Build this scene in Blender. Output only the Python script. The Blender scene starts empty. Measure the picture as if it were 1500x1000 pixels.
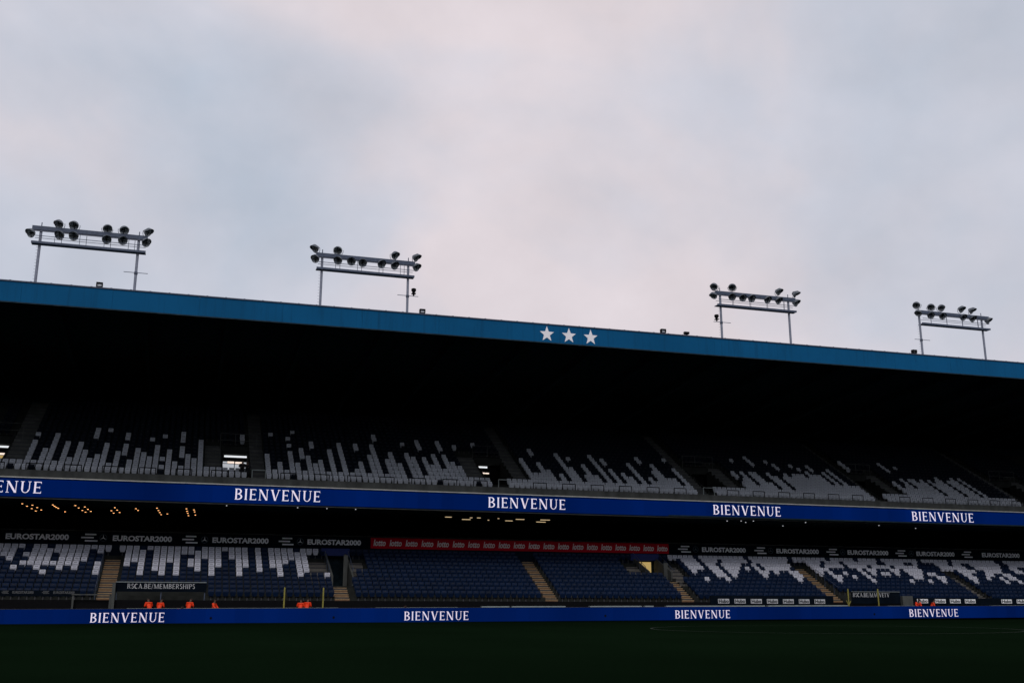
import bpy, bmesh, math, random
import numpy as np
from mathutils import Vector, Matrix
random.seed(7)
R = math.radians
C = bpy.context.scene.collection
S = bpy.context.scene

# ------------------------------------------------------------------ camera
cam = bpy.data.cameras.new('camera'); cam_o = bpy.data.objects.new('camera', cam); C.objects.link(cam_o)
cam.sensor_fit = 'HORIZONTAL'; cam.sensor_width = 36.0
cam.lens = 1526.4 / 1500 * 36.0
cam.clip_start = 0.1; cam.clip_end = 3000
cam_o.location = (0, 0, 1.2)
cam_o.rotation_euler = (R(90 + 14.162), 0, R(-17.323))
S.camera = cam_o

# ------------------------------------------------------------------ sky, sun, exposure
w = bpy.data.worlds.new('World'); S.world = w; w.use_nodes = True
nt = w.node_tree; nt.nodes.clear()
def N(t, **k):
    n = nt.nodes.new(t)
    for a, b in k.items(): setattr(n, a, b)
    return n
out = N('ShaderNodeOutputWorld'); bg = N('ShaderNodeBackground'); nt.links.new(bg.outputs[0], out.inputs[0])
bg.inputs['Strength'].default_value = 0.1
SUN_EL, SUN_AZ = 44.0, 196.0          # veiled sun behind the camera
sky = N('ShaderNodeTexSky'); sky.sky_type = 'NISHITA'; sky.sun_disc = False
sky.sun_elevation = R(SUN_EL); sky.sun_rotation = R(SUN_AZ)
tc = N('ShaderNodeTexCoord')
mp = N('ShaderNodeMapping'); mp.inputs['Scale'].default_value = (1.0, 1.0, 1.2); mp.inputs['Rotation'].default_value = (0, R(-18), R(20))
mp.inputs['Location'].default_value = (1.2, 8.3, 5.0)
nt.links.new(tc.outputs['Generated'], mp.inputs[0])
n1 = N('ShaderNodeTexNoise'); n1.inputs['Scale'].default_value = 2.2; n1.inputs['Detail'].default_value = 5; n1.inputs['Roughness'].default_value = 0.5; n1.inputs['Distortion'].default_value = 0.3
nt.links.new(mp.outputs[0], n1.inputs['Vector'])
r1 = N('ShaderNodeValToRGB'); e = r1.color_ramp.elements
e[0].position = 0.36; e[0].color = (0.50, 0.55, 0.645, 1); e[1].position = 0.64; e[1].color = (0.765, 0.69, 0.72, 1)
m = e.new(0.50); m.color = (0.62, 0.625, 0.70, 1)
nt.links.new(n1.outputs[0], r1.inputs[0])
n2 = N('ShaderNodeTexNoise'); n2.inputs['Scale'].default_value = 6.5; n2.inputs['Detail'].default_value = 6; n2.inputs['Roughness'].default_value = 0.55
nt.links.new(mp.outputs[0], n2.inputs['Vector'])
r2 = N('ShaderNodeMapRange'); r2.inputs['From Min'].default_value = 0.3; r2.inputs['From Max'].default_value = 0.7
r2.inputs['To Min'].default_value = 9.2; r2.inputs['To Max'].default_value = 10.6
nt.links.new(n2.outputs[0], r2.inputs[0])
vm = N('ShaderNodeVectorMath', operation='SCALE'); nt.links.new(r1.outputs[0], vm.inputs[0]); nt.links.new(r2.outputs[0], vm.inputs['Scale'])
mx = N('ShaderNodeMix', data_type='RGBA'); mx.inputs['Factor'].default_value = 0.95
nt.links.new(sky.outputs[0], mx.inputs['A']); nt.links.new(vm.outputs[0], mx.inputs['B'])
nt.links.new(mx.outputs['Result'], bg.inputs['Color'])
sl = bpy.data.lights.new('sun', 'SUN'); sl.energy = 1.1; sl.angle = R(28); sl.color = (1, 0.96, 0.95)
so = bpy.data.objects.new('sun', sl); C.objects.link(so)
so.rotation_euler = (R(90 - SUN_EL), 0, R(180 - SUN_AZ))
S.view_settings.view_transform = 'Standard'; S.view_settings.look = 'None'
S.view_settings.exposure = 0.0; S.view_settings.gamma = 1.0; S.view_settings.use_curve_mapping = False

# ------------------------------------------------------------------ materials
MATS = {}
def mat(name, col, rough=0.7, metal=0.0, var=0.12, scale=3.0, bump=0.0, emit=None, es=1.0, spec=0.3, col2=None, stretch=(1, 1, 1), rand=0.0):
    m = bpy.data.materials.new(name); m.use_nodes = True; t = m.node_tree; b = t.nodes['Principled BSDF']
    b.inputs['Roughness'].default_value = rough; b.inputs['Metallic'].default_value = metal
    b.inputs['Specular IOR Level'].default_value = spec
    g = t.nodes.new('ShaderNodeNewGeometry'); mpn = t.nodes.new('ShaderNodeMapping'); mpn.inputs['Scale'].default_value = stretch
    t.links.new(g.outputs['Position'], mpn.inputs[0])
    n = t.nodes.new('ShaderNodeTexNoise'); n.inputs['Scale'].default_value = scale; n.inputs['Detail'].default_value = 5
    t.links.new(mpn.outputs[0], n.inputs['Vector'])
    r = t.nodes.new('ShaderNodeValToRGB'); ee = r.color_ramp.elements
    ee[0].position = 0.3; ee[1].position = 0.7
    c2 = col2 or tuple(min(1, c * (1 + var)) for c in col)
    ee[0].color = tuple(c * (1 - var) for c in col) + (1,); ee[1].color = tuple(c2) + (1,)
    t.links.new(n.outputs[0], r.inputs[0])
    src = r.outputs[0]
    if rand:
        oi = t.nodes.new('ShaderNodeObjectInfo'); mr = t.nodes.new('ShaderNodeMapRange')
        mr.inputs['To Min'].default_value = 1 - rand; mr.inputs['To Max'].default_value = 1 + rand
        t.links.new(oi.outputs['Random'], mr.inputs[0])
        v = t.nodes.new('ShaderNodeVectorMath'); v.operation = 'SCALE'
        t.links.new(src, v.inputs[0]); t.links.new(mr.outputs[0], v.inputs['Scale']); src = v.outputs[0]
    t.links.new(src, b.inputs['Base Color'])
    if bump:
        bp = t.nodes.new('ShaderNodeBump'); bp.inputs['Strength'].default_value = bump; bp.inputs['Distance'].default_value = 0.03
        n3 = t.nodes.new('ShaderNodeTexNoise'); n3.inputs['Scale'].default_value = scale * 6; t.links.new(mpn.outputs[0], n3.inputs['Vector'])
        t.links.new(n3.outputs[0], bp.inputs['Height']); t.links.new(bp.outputs[0], b.inputs['Normal'])
    if emit:
        b.inputs['Emission Color'].default_value = (*emit, 1); b.inputs['Emission Strength'].default_value = es
    MATS[name] = m
    return m
def led_mat(name, col, es):
    m = mat(name, (0.001, 0.0015, 0.003), rough=0.8, emit=col, es=es, spec=0.0)
    t = m.node_tree; b = t.nodes['Principled BSDF']
    g = t.nodes.new('ShaderNodeNewGeometry'); sx = t.nodes.new('ShaderNodeSeparateXYZ'); t.links.new(g.outputs['Position'], sx.inputs[0])
    dv = t.nodes.new('ShaderNodeMath'); dv.operation = 'DIVIDE'; dv.inputs[1].default_value = 0.96; t.links.new(sx.outputs['X'], dv.inputs[0])
    fl = t.nodes.new('ShaderNodeMath'); fl.operation = 'FLOOR'; t.links.new(dv.outputs[0], fl.inputs[0])
    wn = t.nodes.new('ShaderNodeTexWhiteNoise'); wn.noise_dimensions = '1D'; t.links.new(fl.outputs[0], wn.inputs['W'])
    nz = t.nodes.new('ShaderNodeTexNoise'); nz.noise_dimensions = '1D'; nz.inputs['Scale'].default_value = 0.12; nz.inputs['Detail'].default_value = 1
    t.links.new(sx.outputs['X'], nz.inputs['W'])
    a = t.nodes.new('ShaderNodeMath'); a.operation = 'MULTIPLY_ADD'; a.inputs[1].default_value = 0.14; a.inputs[2].default_value = 0.45
    t.links.new(wn.outputs[0], a.inputs[0])
    b2 = t.nodes.new('ShaderNodeMath'); b2.operation = 'ADD'; t.links.new(a.outputs[0], b2.inputs[0]); t.links.new(nz.outputs[0], b2.inputs[1])
    c = t.nodes.new('ShaderNodeMath'); c.operation = 'MULTIPLY'; c.inputs[1].default_value = es; t.links.new(b2.outputs[0], c.inputs[0])
    t.links.new(c.outputs[0], b.inputs['Emission Strength'])
    return m

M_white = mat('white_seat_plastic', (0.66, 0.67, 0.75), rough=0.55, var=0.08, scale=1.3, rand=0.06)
M_white_shade = mat('shaded_white_seat_plastic', (0.46, 0.49, 0.54), rough=0.5, var=0.10, scale=0.4, rand=0.06)  # white seats of the upper tier, shade put into the colour
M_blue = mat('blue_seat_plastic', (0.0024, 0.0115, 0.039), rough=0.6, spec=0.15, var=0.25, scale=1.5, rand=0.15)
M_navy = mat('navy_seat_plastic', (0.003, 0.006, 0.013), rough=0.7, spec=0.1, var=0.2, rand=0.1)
M_slot = mat('dark_slot', (0.05, 0.05, 0.055))
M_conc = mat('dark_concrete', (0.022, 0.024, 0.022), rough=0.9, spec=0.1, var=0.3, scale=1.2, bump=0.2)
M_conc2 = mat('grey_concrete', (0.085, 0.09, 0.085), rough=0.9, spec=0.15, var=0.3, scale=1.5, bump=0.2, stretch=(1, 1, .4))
M_led_b = led_mat('led_blue_light', (0.0, 0.0092, 0.082), 0.95)
M_led_w = mat('led_white_light', (0.01, 0.01, 0.01), spec=0.0, emit=(0.76, 0.68, 0.83), es=1.0)
M_black = mat('black_paint', (0.004, 0.004, 0.005), rough=0.8, spec=0.1)
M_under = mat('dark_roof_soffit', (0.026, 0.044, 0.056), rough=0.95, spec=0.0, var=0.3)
M_ledge = mat('pale_metal_ledge', (0.75, 0.73, 0.66), rough=0.5, var=0.15, scale=2)
M_step = mat('tan_step', (0.165, 0.098, 0.055), rough=0.8, var=0.2, scale=4, rand=0.12)
M_nose = mat('pale_step_edge', (0.34, 0.235, 0.125), rough=0.7, var=0.2, scale=6)
M_gstep = mat('grey_step', (0.15, 0.14, 0.125), rough=0.85, var=0.2, scale=4, rand=0.12)
M_wallblue = mat('dark_blue_wall', (0.004, 0.010, 0.022), rough=0.8, spec=0.1, var=0.25, scale=1)
M_panelblue = mat('blue_panel', (0.015, 0.03, 0.16), rough=0.6)
M_ban = mat('dark_banner_cloth', (0.003, 0.006, 0.011), rough=0.9, spec=0.05, var=0.3, scale=1.2, bump=0.1)
M_red = mat('red_banner_cloth', (0.56, 0.003, 0.02), rough=0.8, spec=0.1, var=0.12, scale=0.9)
M_txt = mat('white_print', (0.92, 0.94, 0.96), rough=0.7, var=0.1)
M_txt2 = mat('bright_print', (0.52, 0.53, 0.55), rough=0.7, var=0.1)
M_pink = mat('pale_red_print', (0.95, 0.82, 0.80), rough=0.7, var=0.1)
M_txt3 = mat('faded_print', (0.11, 0.115, 0.12), rough=0.8)
M_dim = mat('dim_print', (0.09, 0.12, 0.14), rough=0.7)
M_steel = mat('galvanised_steel', (0.22, 0.24, 0.30), rough=0.55, metal=0.0, var=0.15, scale=6)
M_steeld = mat('dark_steel', (0.06, 0.08, 0.125), rough=0.5, var=0.2, scale=6)
M_house = mat('lamp_housing', (0.10, 0.115, 0.135), rough=0.45, var=0.15)
M_glass = mat('dark_lamp_glass', (0.02, 0.025, 0.03), rough=0.12, spec=0.5)
M_mirror = mat('dull_reflector', (0.62, 0.66, 0.68), rough=0.45, metal=0.2)
M_refl = mat('pale_bracket', (0.5, 0.52, 0.55), rough=0.35, metal=0.3)
M_star = mat('white_star_print', (0.92, 0.90, 0.92), rough=0.6, var=0.03)
M_yel = mat('yellow_paint', (0.30, 0.27, 0.06), rough=0.5, var=0.15)
M_orange = mat('orange_hi_vis', (1.0, 0.058, 0.010), rough=0.6, var=0.15, emit=None)
M_skin = mat('skin', (0.12, 0.07, 0.05), rough=0.6)
M_dark = mat('dark_cloth', (0.012, 0.012, 0.016), rough=0.8)
M_hair = mat('dark_hair', (0.02, 0.015, 0.012), rough=0.7)
M_pale = mat('pale_coping', (0.30, 0.34, 0.34), rough=0.6, var=0.15)
M_warm = mat('warm_lamp', (0.05, 0.04, 0.03), emit=(1.0, 0.46, 0.17), es=3.0)
M_warm2 = mat('pale_warm_lamp', (0.05, 0.05, 0.04), emit=(1.0, 0.74, 0.42), es=0.6)
M_whitel = mat('white_tube_light', (0.5, 0.5, 0.5), emit=(0.85, 0.88, 0.92), es=0.95)
M_cool = mat('lit_interior', (0.3, 0.3, 0.3), emit=(0.55, 0.57, 0.62), es=0.75, var=0.5, scale=5)
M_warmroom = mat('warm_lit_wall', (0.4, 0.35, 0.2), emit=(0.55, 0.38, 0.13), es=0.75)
M_line = mat('white_line_paint', (0.020, 0.026, 0.019), rough=0.9, var=0.6, scale=6)

def fascia_mat():
    m = mat('blue_fascia_paint', (0.003, 0.088, 0.215), rough=0.75, var=0.10, scale=0.22, spec=0.08, rand=0.03)
    t = m.node_tree; b = t.nodes['Principled BSDF']
    src = b.inputs['Base Color'].links[0].from_socket
    g = t.nodes.new('ShaderNodeNewGeometry'); mp_ = t.nodes.new('ShaderNodeMapping'); mp_.inputs['Scale'].default_value = (2.2, 1, 0.12)
    t.links.new(g.outputs['Position'], mp_.inputs[0])
    n = t.nodes.new('ShaderNodeTexNoise'); n.inputs['Scale'].default_value = 1.5; n.inputs['Detail'].default_value = 6; n.inputs['Roughness'].default_value = 0.7
    t.links.new(mp_.outputs[0], n.inputs['Vector'])
    r = t.nodes.new('ShaderNodeMapRange'); r.inputs['From Min'].default_value = 0.52; r.inputs['From Max'].default_value = 0.75
    r.inputs['To Min'].default_value = 0.0; r.inputs['To Max'].default_value = 0.7
    t.links.new(n.outputs[0], r.inputs[0])
    mx = t.nodes.new('ShaderNodeMix'); mx.data_type = 'RGBA'; mx.inputs['B'].default_value = (0.003, 0.05, 0.12, 1)
    t.links.new(r.outputs[0], mx.inputs['Factor']); t.links.new(src, mx.inputs['A']); t.links.new(mx.outputs['Result'], b.inputs['Base Color'])
    return m
M_fascia = fascia_mat()

def grass_mat():
    m = mat('dark_turf', (0.0038, 0.0095, 0.0040), rough=1.0, var=0.15, scale=0.08, bump=0.0, spec=0.0)
    t = m.node_tree; b = t.nodes['Principled BSDF']
    src = b.inputs['Base Color'].links[0].from_socket
    g = t.nodes.new('ShaderNodeNewGeometry')
    n = t.nodes.new('ShaderNodeTexNoise'); n.inputs['Scale'].default_value = 9; n.inputs['Detail'].default_value = 8; n.inputs['Roughness'].default_value = 0.75
    t.links.new(g.outputs['Position'], n.inputs['Vector'])
    wv = t.nodes.new('ShaderNodeTexWave'); wv.inputs['Scale'].default_value = 0.055; wv.bands_direction = 'X'; wv.inputs['Distortion'].default_value = 0.3
    t.links.new(g.outputs['Position'], wv.inputs['Vector'])
    a = t.nodes.new('ShaderNodeMath'); a.operation = 'MULTIPLY_ADD'; a.inputs[1].default_value = 1.1; a.inputs[2].default_value = 0.4
    t.links.new(n.outputs[0], a.inputs[0])
    a2 = t.nodes.new('ShaderNodeMath'); a2.operation = 'MULTIPLY_ADD'; a2.inputs[1].default_value = 0.05
    t.links.new(wv.outputs['Fac'], a2.inputs[0]); t.links.new(a.outputs[0], a2.inputs[2])
    v = t.nodes.new('ShaderNodeVectorMath'); v.operation = 'SCALE'
    t.links.new(src, v.inputs[0]); t.links.new(a2.outputs[0], v.inputs['Scale']); t.links.new(v.outputs[0], b.inputs['Base Color'])
    bp = t.nodes.new('ShaderNodeBump'); bp.inputs['Strength'].default_value = 0.6; bp.inputs['Distance'].default_value = 0.05
    t.links.new(n.outputs[0], bp.inputs['Height']); t.links.new(bp.outputs[0], b.inputs['Normal'])
    return m
M_grass = grass_mat()

# ------------------------------------------------------------------ builders
# Each tier is sheared slightly along its length to fit lines in the image.
KY = {'0': 0.0, 'b': -.004284, 'l': -.004284, 'u': .007338, 'r': -.003055}
KZ = {'0': 0.0, 'b': .0025, 'l': -.0024, 'u': -.0022, 'r': 0.0}
ROOF = 0.89                                   # roof zone is scaled about the camera (edge carried out over the LED boards to shade the upper tier)
def T(z, x, y, zz):
    if z == 'r': return (x * ROOF, (y + KY[z] * x) * ROOF, zz * ROOF + 0.132)
    return (x, y + KY[z] * x, zz + KZ[z] * (x - 28))

class MB:
    def __init__(s, zone='0'): s.v = []; s.f = []; s.mi = []; s.mats = []; s.zone = zone
    def mid(s, m):
        if m not in s.mats: s.mats.append(m)
        return s.mats.index(m)
    def poly(s, pts, m, faces=None):
        n = len(s.v); s.v += [T(s.zone, *p) for p in pts]; k = s.mid(m)
        for f in (faces or [tuple(range(len(pts)))]): s.f.append(tuple(n + i for i in f)); s.mi.append(k)
    def box(s, x0, x1, y0, y1, z0, z1, m):
        s.poly([(x0, y0, z0), (x1, y0, z0), (x1, y1, z0), (x0, y1, z0), (x0, y0, z1), (x1, y0, z1), (x1, y1, z1), (x0, y1, z1)], m,
               [(0, 1, 5, 4), (1, 2, 6, 5), (2, 3, 7, 6), (3, 0, 4, 7), (4, 5, 6, 7), (3, 2, 1, 0)])
    def tube(s, a, b, r, m, n=8):
        a = Vector(a); b = Vector(b); d = (b - a).normalized()
        u = d.orthogonal().normalized(); w_ = d.cross(u)
        pts = []
        for p in (a, b):
            for i in range(n):
                t = 2 * math.pi * i / n; pts.append(tuple(p + r * (math.cos(t) * u + math.sin(t) * w_)))
        fs = [(i, (i + 1) % n, n + (i + 1) % n, n + i) for i in range(n)] + [tuple(range(n))[::-1], tuple(range(n, 2 * n))]
        s.poly(pts, m, fs)
    def lathe(s, prof, m, n=16):            # profile (radius, y) round the y axis
        pts = []
        for r_, y in prof:
            for i in range(n):
                t = 2 * math.pi * i / n; pts.append((r_ * math.cos(t), y, r_ * math.sin(t)))
        fs = []
        for k in range(len(prof) - 1):
            for i in range(n):
                j = (i + 1) % n; fs.append((k * n + i, k * n + j, (k + 1) * n + j, (k + 1) * n + i))
        s.poly(pts, m, fs)
    def mesh(s, name, off=(0, 0, 0), smooth=False):
        me = bpy.data.meshes.new(name)
        me.from_pydata([(a - off[0], b - off[1], c - off[2]) for a, b, c in s.v], [], s.f)
        for m in s.mats: me.materials.append(m)
        me.polygons.foreach_set('material_index', s.mi)
        if smooth: me.polygons.foreach_set('use_smooth', [True] * len(s.f))
        me.update(); return me
    def build(s, name, parent=None, smooth=False):
        off = wloc(parent) if parent else (0, 0, 0)
        o = bpy.data.objects.new(name, s.mesh(name, off, smooth)); C.objects.link(o)
        if parent: o.parent = parent
        return o
def wloc(o):
    p = Vector(o.location)
    while o.parent: o = o.parent; p = p + Vector(o.location)
    return p
def tag(o, label=None, cat=None, group=None, kind=None):
    if label: o['label'] = label
    if cat: o['category'] = cat
    if group: o['group'] = group
    if kind: o['kind'] = kind
    return o
def empty(name, loc, label, cat, group=None):
    o = bpy.data.objects.new(name, None); C.objects.link(o); o.location = loc; o.empty_display_size = 0.3
    return tag(o, label, cat, group)
def recentre(o):                              # single-mesh thing: put its origin at its base
    me = o.data; n = len(me.vertices); a = np.empty(n * 3); me.vertices.foreach_get('co', a); a = a.reshape(-1, 3)
    c = np.array([(a[:, 0].min() + a[:, 0].max()) / 2, (a[:, 1].min() + a[:, 1].max()) / 2, a[:, 2].min()])
    me.vertices.foreach_set('co', (a - c).ravel()); o.location = c; me.update(); return o

# ------------------------------------------------------------------ ground
mb = MB(); mb.poly([(-900, -900, -0.03), (900, -900, -0.03), (900, 1500, -0.03), (-900, 1500, -0.03)], M_conc)
tag(mb.build('ground'), kind='structure')
mb = MB(); mb.poly([(-45, -5, -0.004), (100, -5, -0.004), (100, 78.2, -0.004), (-45, 78.2, -0.004)], M_grass)
tag(mb.build('pitch'), kind='structure')
mb = MB()
cx, cy, rr, hw = 32.2, 48.2, 9.15, 0.06
for i in range(96):
    a, b = 2 * math.pi * i / 96, 2 * math.pi * (i + 1) / 96
    mb.poly([(cx + r_ * math.cos(t), cy + r_ * math.sin(t), 0.0) for r_, t in ((rr - hw, a), (rr + hw, a), (rr + hw, b), (rr - hw, b))], M_line)
tag(mb.build('painted_line'), kind='structure')

# ------------------------------------------------------------------ grandstand shell
NR_L, NR_U = 11, 20
def lowrow(r): return 86.5 - .66 * r, 5.53 - .33 * r          # seat-back y and seat-top z, row 0 = back
def uprow(i): return 81 + .66 * i, 10.83 + .385 * i           # row 0 = front
XL, XR = -24.0, 96.0
stand = empty('grandstand', (0, 80, 0), 'two-tier grandstand with blue-edged roof facing across the pitch', 'grandstand')

# holes: (x0, x1, first row, last row) where no terrace row or seat stands
LOW_VOM = [(11.15, 12.8, 0, 6), (38.15, 40.3, 0, 4)]
LOW_STAIR = [(-5.38, -4.28, 1, 10, M_step), (11.15, 12.25, 7, 10, M_step), (27.65, 28.7, 0, 10, M_step), (39.45, 40.55, 5, 10, M_step),
             (53.5, 54.65, 1, 10, M_step), (69.0, 70.1, 3, 10, M_gstep),
             (9.62, 11.1, 1, 5, M_gstep), (12.9, 14.0, 1, 4, M_gstep), (36.85, 38.1, 1, 4, M_gstep), (40.6, 41.8, 1, 5, M_gstep), (83.6, 84.8, 1, 10, M_gstep)]
UP_VOM = [(-15.2, -12.75, 2, 8), (2.5, 4.62, 2, 8), (23.55, 26.0, 2, 8), (43.6, 46.0, 2, 8), (61.2, 63.2, 2, 8), (78.2, 80.6, 2, 8)]
UP_STAIR = [(-12.7, -11.35, 2, 19), (1.25, 2.45, 2, 9), (4.68, 5.75, 0, 19), (21.9, 23.5, 2, 9), (24.0, 24.9, 0, 1), (26.05, 27.3, 2, 19),
            (42.3, 43.5, 0, 19), (46.05, 47.4, 2, 9), (60.1, 61.15, 0, 19), (63.25, 64.6, 2, 9), (77.0, 78.15, 0, 19), (80.65, 82.0, 2, 9)]
def cuts(holes, r):
    xs = sorted([(h[0], h[1]) for h in holes if h[2] <= r <= h[3]]); out = []; x = XL
    for a, b in xs:
        if a > x: out.append((x, a))
        x = max(x, b)
    out.append((x, XR)); return out
mb = MB('l')
for r in range(NR_L):
    Y, Z = lowrow(r); f = Z - 0.80
    for a, b in cuts(LOW_VOM + LOW_STAIR, r): mb.box(a, b, Y - .62, Y + .10, f - .5, f, M_conc)
mb.box(XL, XR, 78.02, 79.35, 0.9, 1.40, M_conc)          # walkway in front of the first row
mb.build('lower_terrace', stand)
mb = MB('l'); mb.box(XL, XR, 77.95, 78.02, 0, 1.44, M_black); mb.build('front_wall', stand)
mb = MB('l')
for a, b in ((XL, 11.12), (12.83, 38.12), (40.33, XR)): mb.box(a, b, 86.62, 86.85, 3.6, 5.60, M_wallblue)
mb.box(XL, XR, 86.86, 87.0, 5.55, 6.58, M_black)
mb.build('rear_parapet', stand)
mb = MB('u')
for r in range(NR_U):
    Y, Z = uprow(r); f = Z - 0.80
    for a, b in cuts(UP_VOM + UP_STAIR, r): mb.box(a, b, Y - .62, Y + .10, f - .6, f, M_conc)
mb.build('upper_terrace', stand)
# balcony front
mb = MB('u'); mb.box(XL, XR, 80.22, 80.36, 9.80, 10.33, M_conc2); mb.build('balcony_wall', stand)
x = XL
while x < XR:
    mb = MB('u'); mb.box(x, x + 5.98, 79.93, 80.35, 9.72, 9.80, M_ledge); mb.build('ledge', stand); x += 6.0
mb = MB('u'); mb.box(XL, XR, 80.06, 80.34, 9.655, 9.72, M_black); mb.box(XL, XR, 80.0, 80.34, 8.30, 8.37, M_conc2); mb.build('balcony_trim', stand)
# lounge level between the tiers
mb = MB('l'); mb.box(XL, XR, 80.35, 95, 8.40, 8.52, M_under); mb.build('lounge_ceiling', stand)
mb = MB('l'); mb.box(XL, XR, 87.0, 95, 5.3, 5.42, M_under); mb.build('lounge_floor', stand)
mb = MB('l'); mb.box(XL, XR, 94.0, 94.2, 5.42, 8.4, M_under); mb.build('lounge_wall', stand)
xx = XL + 1
while xx < XR:
    mb = MB('l'); mb.box(xx, xx + .35, 92.2, 92.6, 5.42, 8.4, M_under); mb.build('column', stand); xx += 7.2
# back wall and sides
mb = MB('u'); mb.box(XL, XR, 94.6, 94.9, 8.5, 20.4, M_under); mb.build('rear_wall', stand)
mb = MB('0'); mb.box(XL - .3, XL, 78, 96.5, 0, 19.2, M_under); mb.box(XR, XR + .3, 78, 96.5, 0, 19.2, M_under); mb.build('end_wall', stand)
# roof with down-stand beams
def slab(y0, y1, za, zb, th, x0, x1, m, name):
    mb = MB('r'); mb.poly([(x0, y0, za - th), (x1, y0, za - th), (x1, y1, zb - th), (x0, y1, zb - th), (x0, y0, za), (x1, y0, za), (x1, y1, zb), (x0, y1, zb)], m,
        [(0, 1, 5, 4), (1, 2, 6, 5), (2, 3, 7, 6), (3, 0, 4, 7), (4, 5, 6, 7), (3, 2, 1, 0)]); return mb.build(name, stand)
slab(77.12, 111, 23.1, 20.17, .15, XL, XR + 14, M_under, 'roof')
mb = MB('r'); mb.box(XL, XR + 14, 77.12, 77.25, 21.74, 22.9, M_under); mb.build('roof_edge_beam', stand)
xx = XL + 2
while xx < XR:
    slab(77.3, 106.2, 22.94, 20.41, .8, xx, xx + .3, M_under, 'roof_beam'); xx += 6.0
# fascia panels
x = XL; k = 0
while x < XR + 10:
    mb = MB('r'); mb.box(x + .005, x + 5.995, 77.0, 77.1, 21.70, 23.14, M_fascia); p = mb.build('fascia_panel', stand); x += 6.0
mb = MB('r'); mb.box(XL, XR + 12, 76.94, 77.2, 23.145, 23.23, M_steeld); mb.build('fascia_cap', stand)
mb = MB('r'); mb.box(XL, XR + 12, 77.0, 77.1, 21.62, 21.695, M_under); mb.build('drip_edge', stand)
xx = XL + .5
mb = MB('r')
while xx < XR + 10:
    mb.box(xx, xx + .12, 77.0, 77.2, 23.23, 23.27, M_steeld); xx += 1.33
mb.build('cap_clips', stand)['kind'] = 'stuff'
for sx in (26.94, 28.83, 30.72):
    mb = MB('r'); pts = []
    for i in range(10):
        a = math.pi / 2 + i * math.pi / 5; q = .665 if i % 2 == 0 else .275
        pts.append((sx + q * math.cos(a) * .95, q * math.sin(a) + 22.36))
    f = [(px_, 76.975, pz) for px_, pz in pts]; bk = [(px_, 76.997, pz) for px_, pz in pts]
    mb.poly(f + bk + [(sx, 76.975, 22.36)], M_star, [(20, (i + 1) % 10, i) for i in range(10)] + [(i, (i + 1) % 10, 10 + (i + 1) % 10, 10 + i) for i in range(10)])
    mb.build('star', stand)

# stairs
def stairs(x0, x1, r0, r1, m, tier, name='aisle_stairs'):
    z = 'l' if tier == 'l' else 'u'
    fn = lowrow if tier == 'l' else uprow
    root = bpy.data.objects.new(name, None); C.objects.link(root); root.parent = stand
    Y, Z = fn(r0); p = T(z, (x0 + x1) / 2, Y, Z - .8); root.location = Vector(p) - Vector(stand.location)
    h = .33 if tier == 'l' else .385
    for r in range(r0, r1 + 1):
        Y, Z = fn(r); f = Z - .80
        for half in (0, 1):
            mb = MB(z)
            y0 = Y - .62 + (.33 if half else 0); zt = f - (0 if half else h / 2)
            mb.box(x0, x1, y0, y0 + .34, zt - .45, zt - .05, M_slot if half else m)
            mb.box(x0, x1, y0 - .02, y0 + .34, zt - .05, zt, M_nose if m is M_step else m)
            mb.build('step', root)
    return root
for s_ in LOW_STAIR:
    x0, x1, r0, r1, m = s_
    rt = stairs(x0, x1, r0, r1, m, 'l')
for s_ in UP_STAIR: stairs(*s_, M_conc2, 'u', 'gangway_steps')

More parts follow.
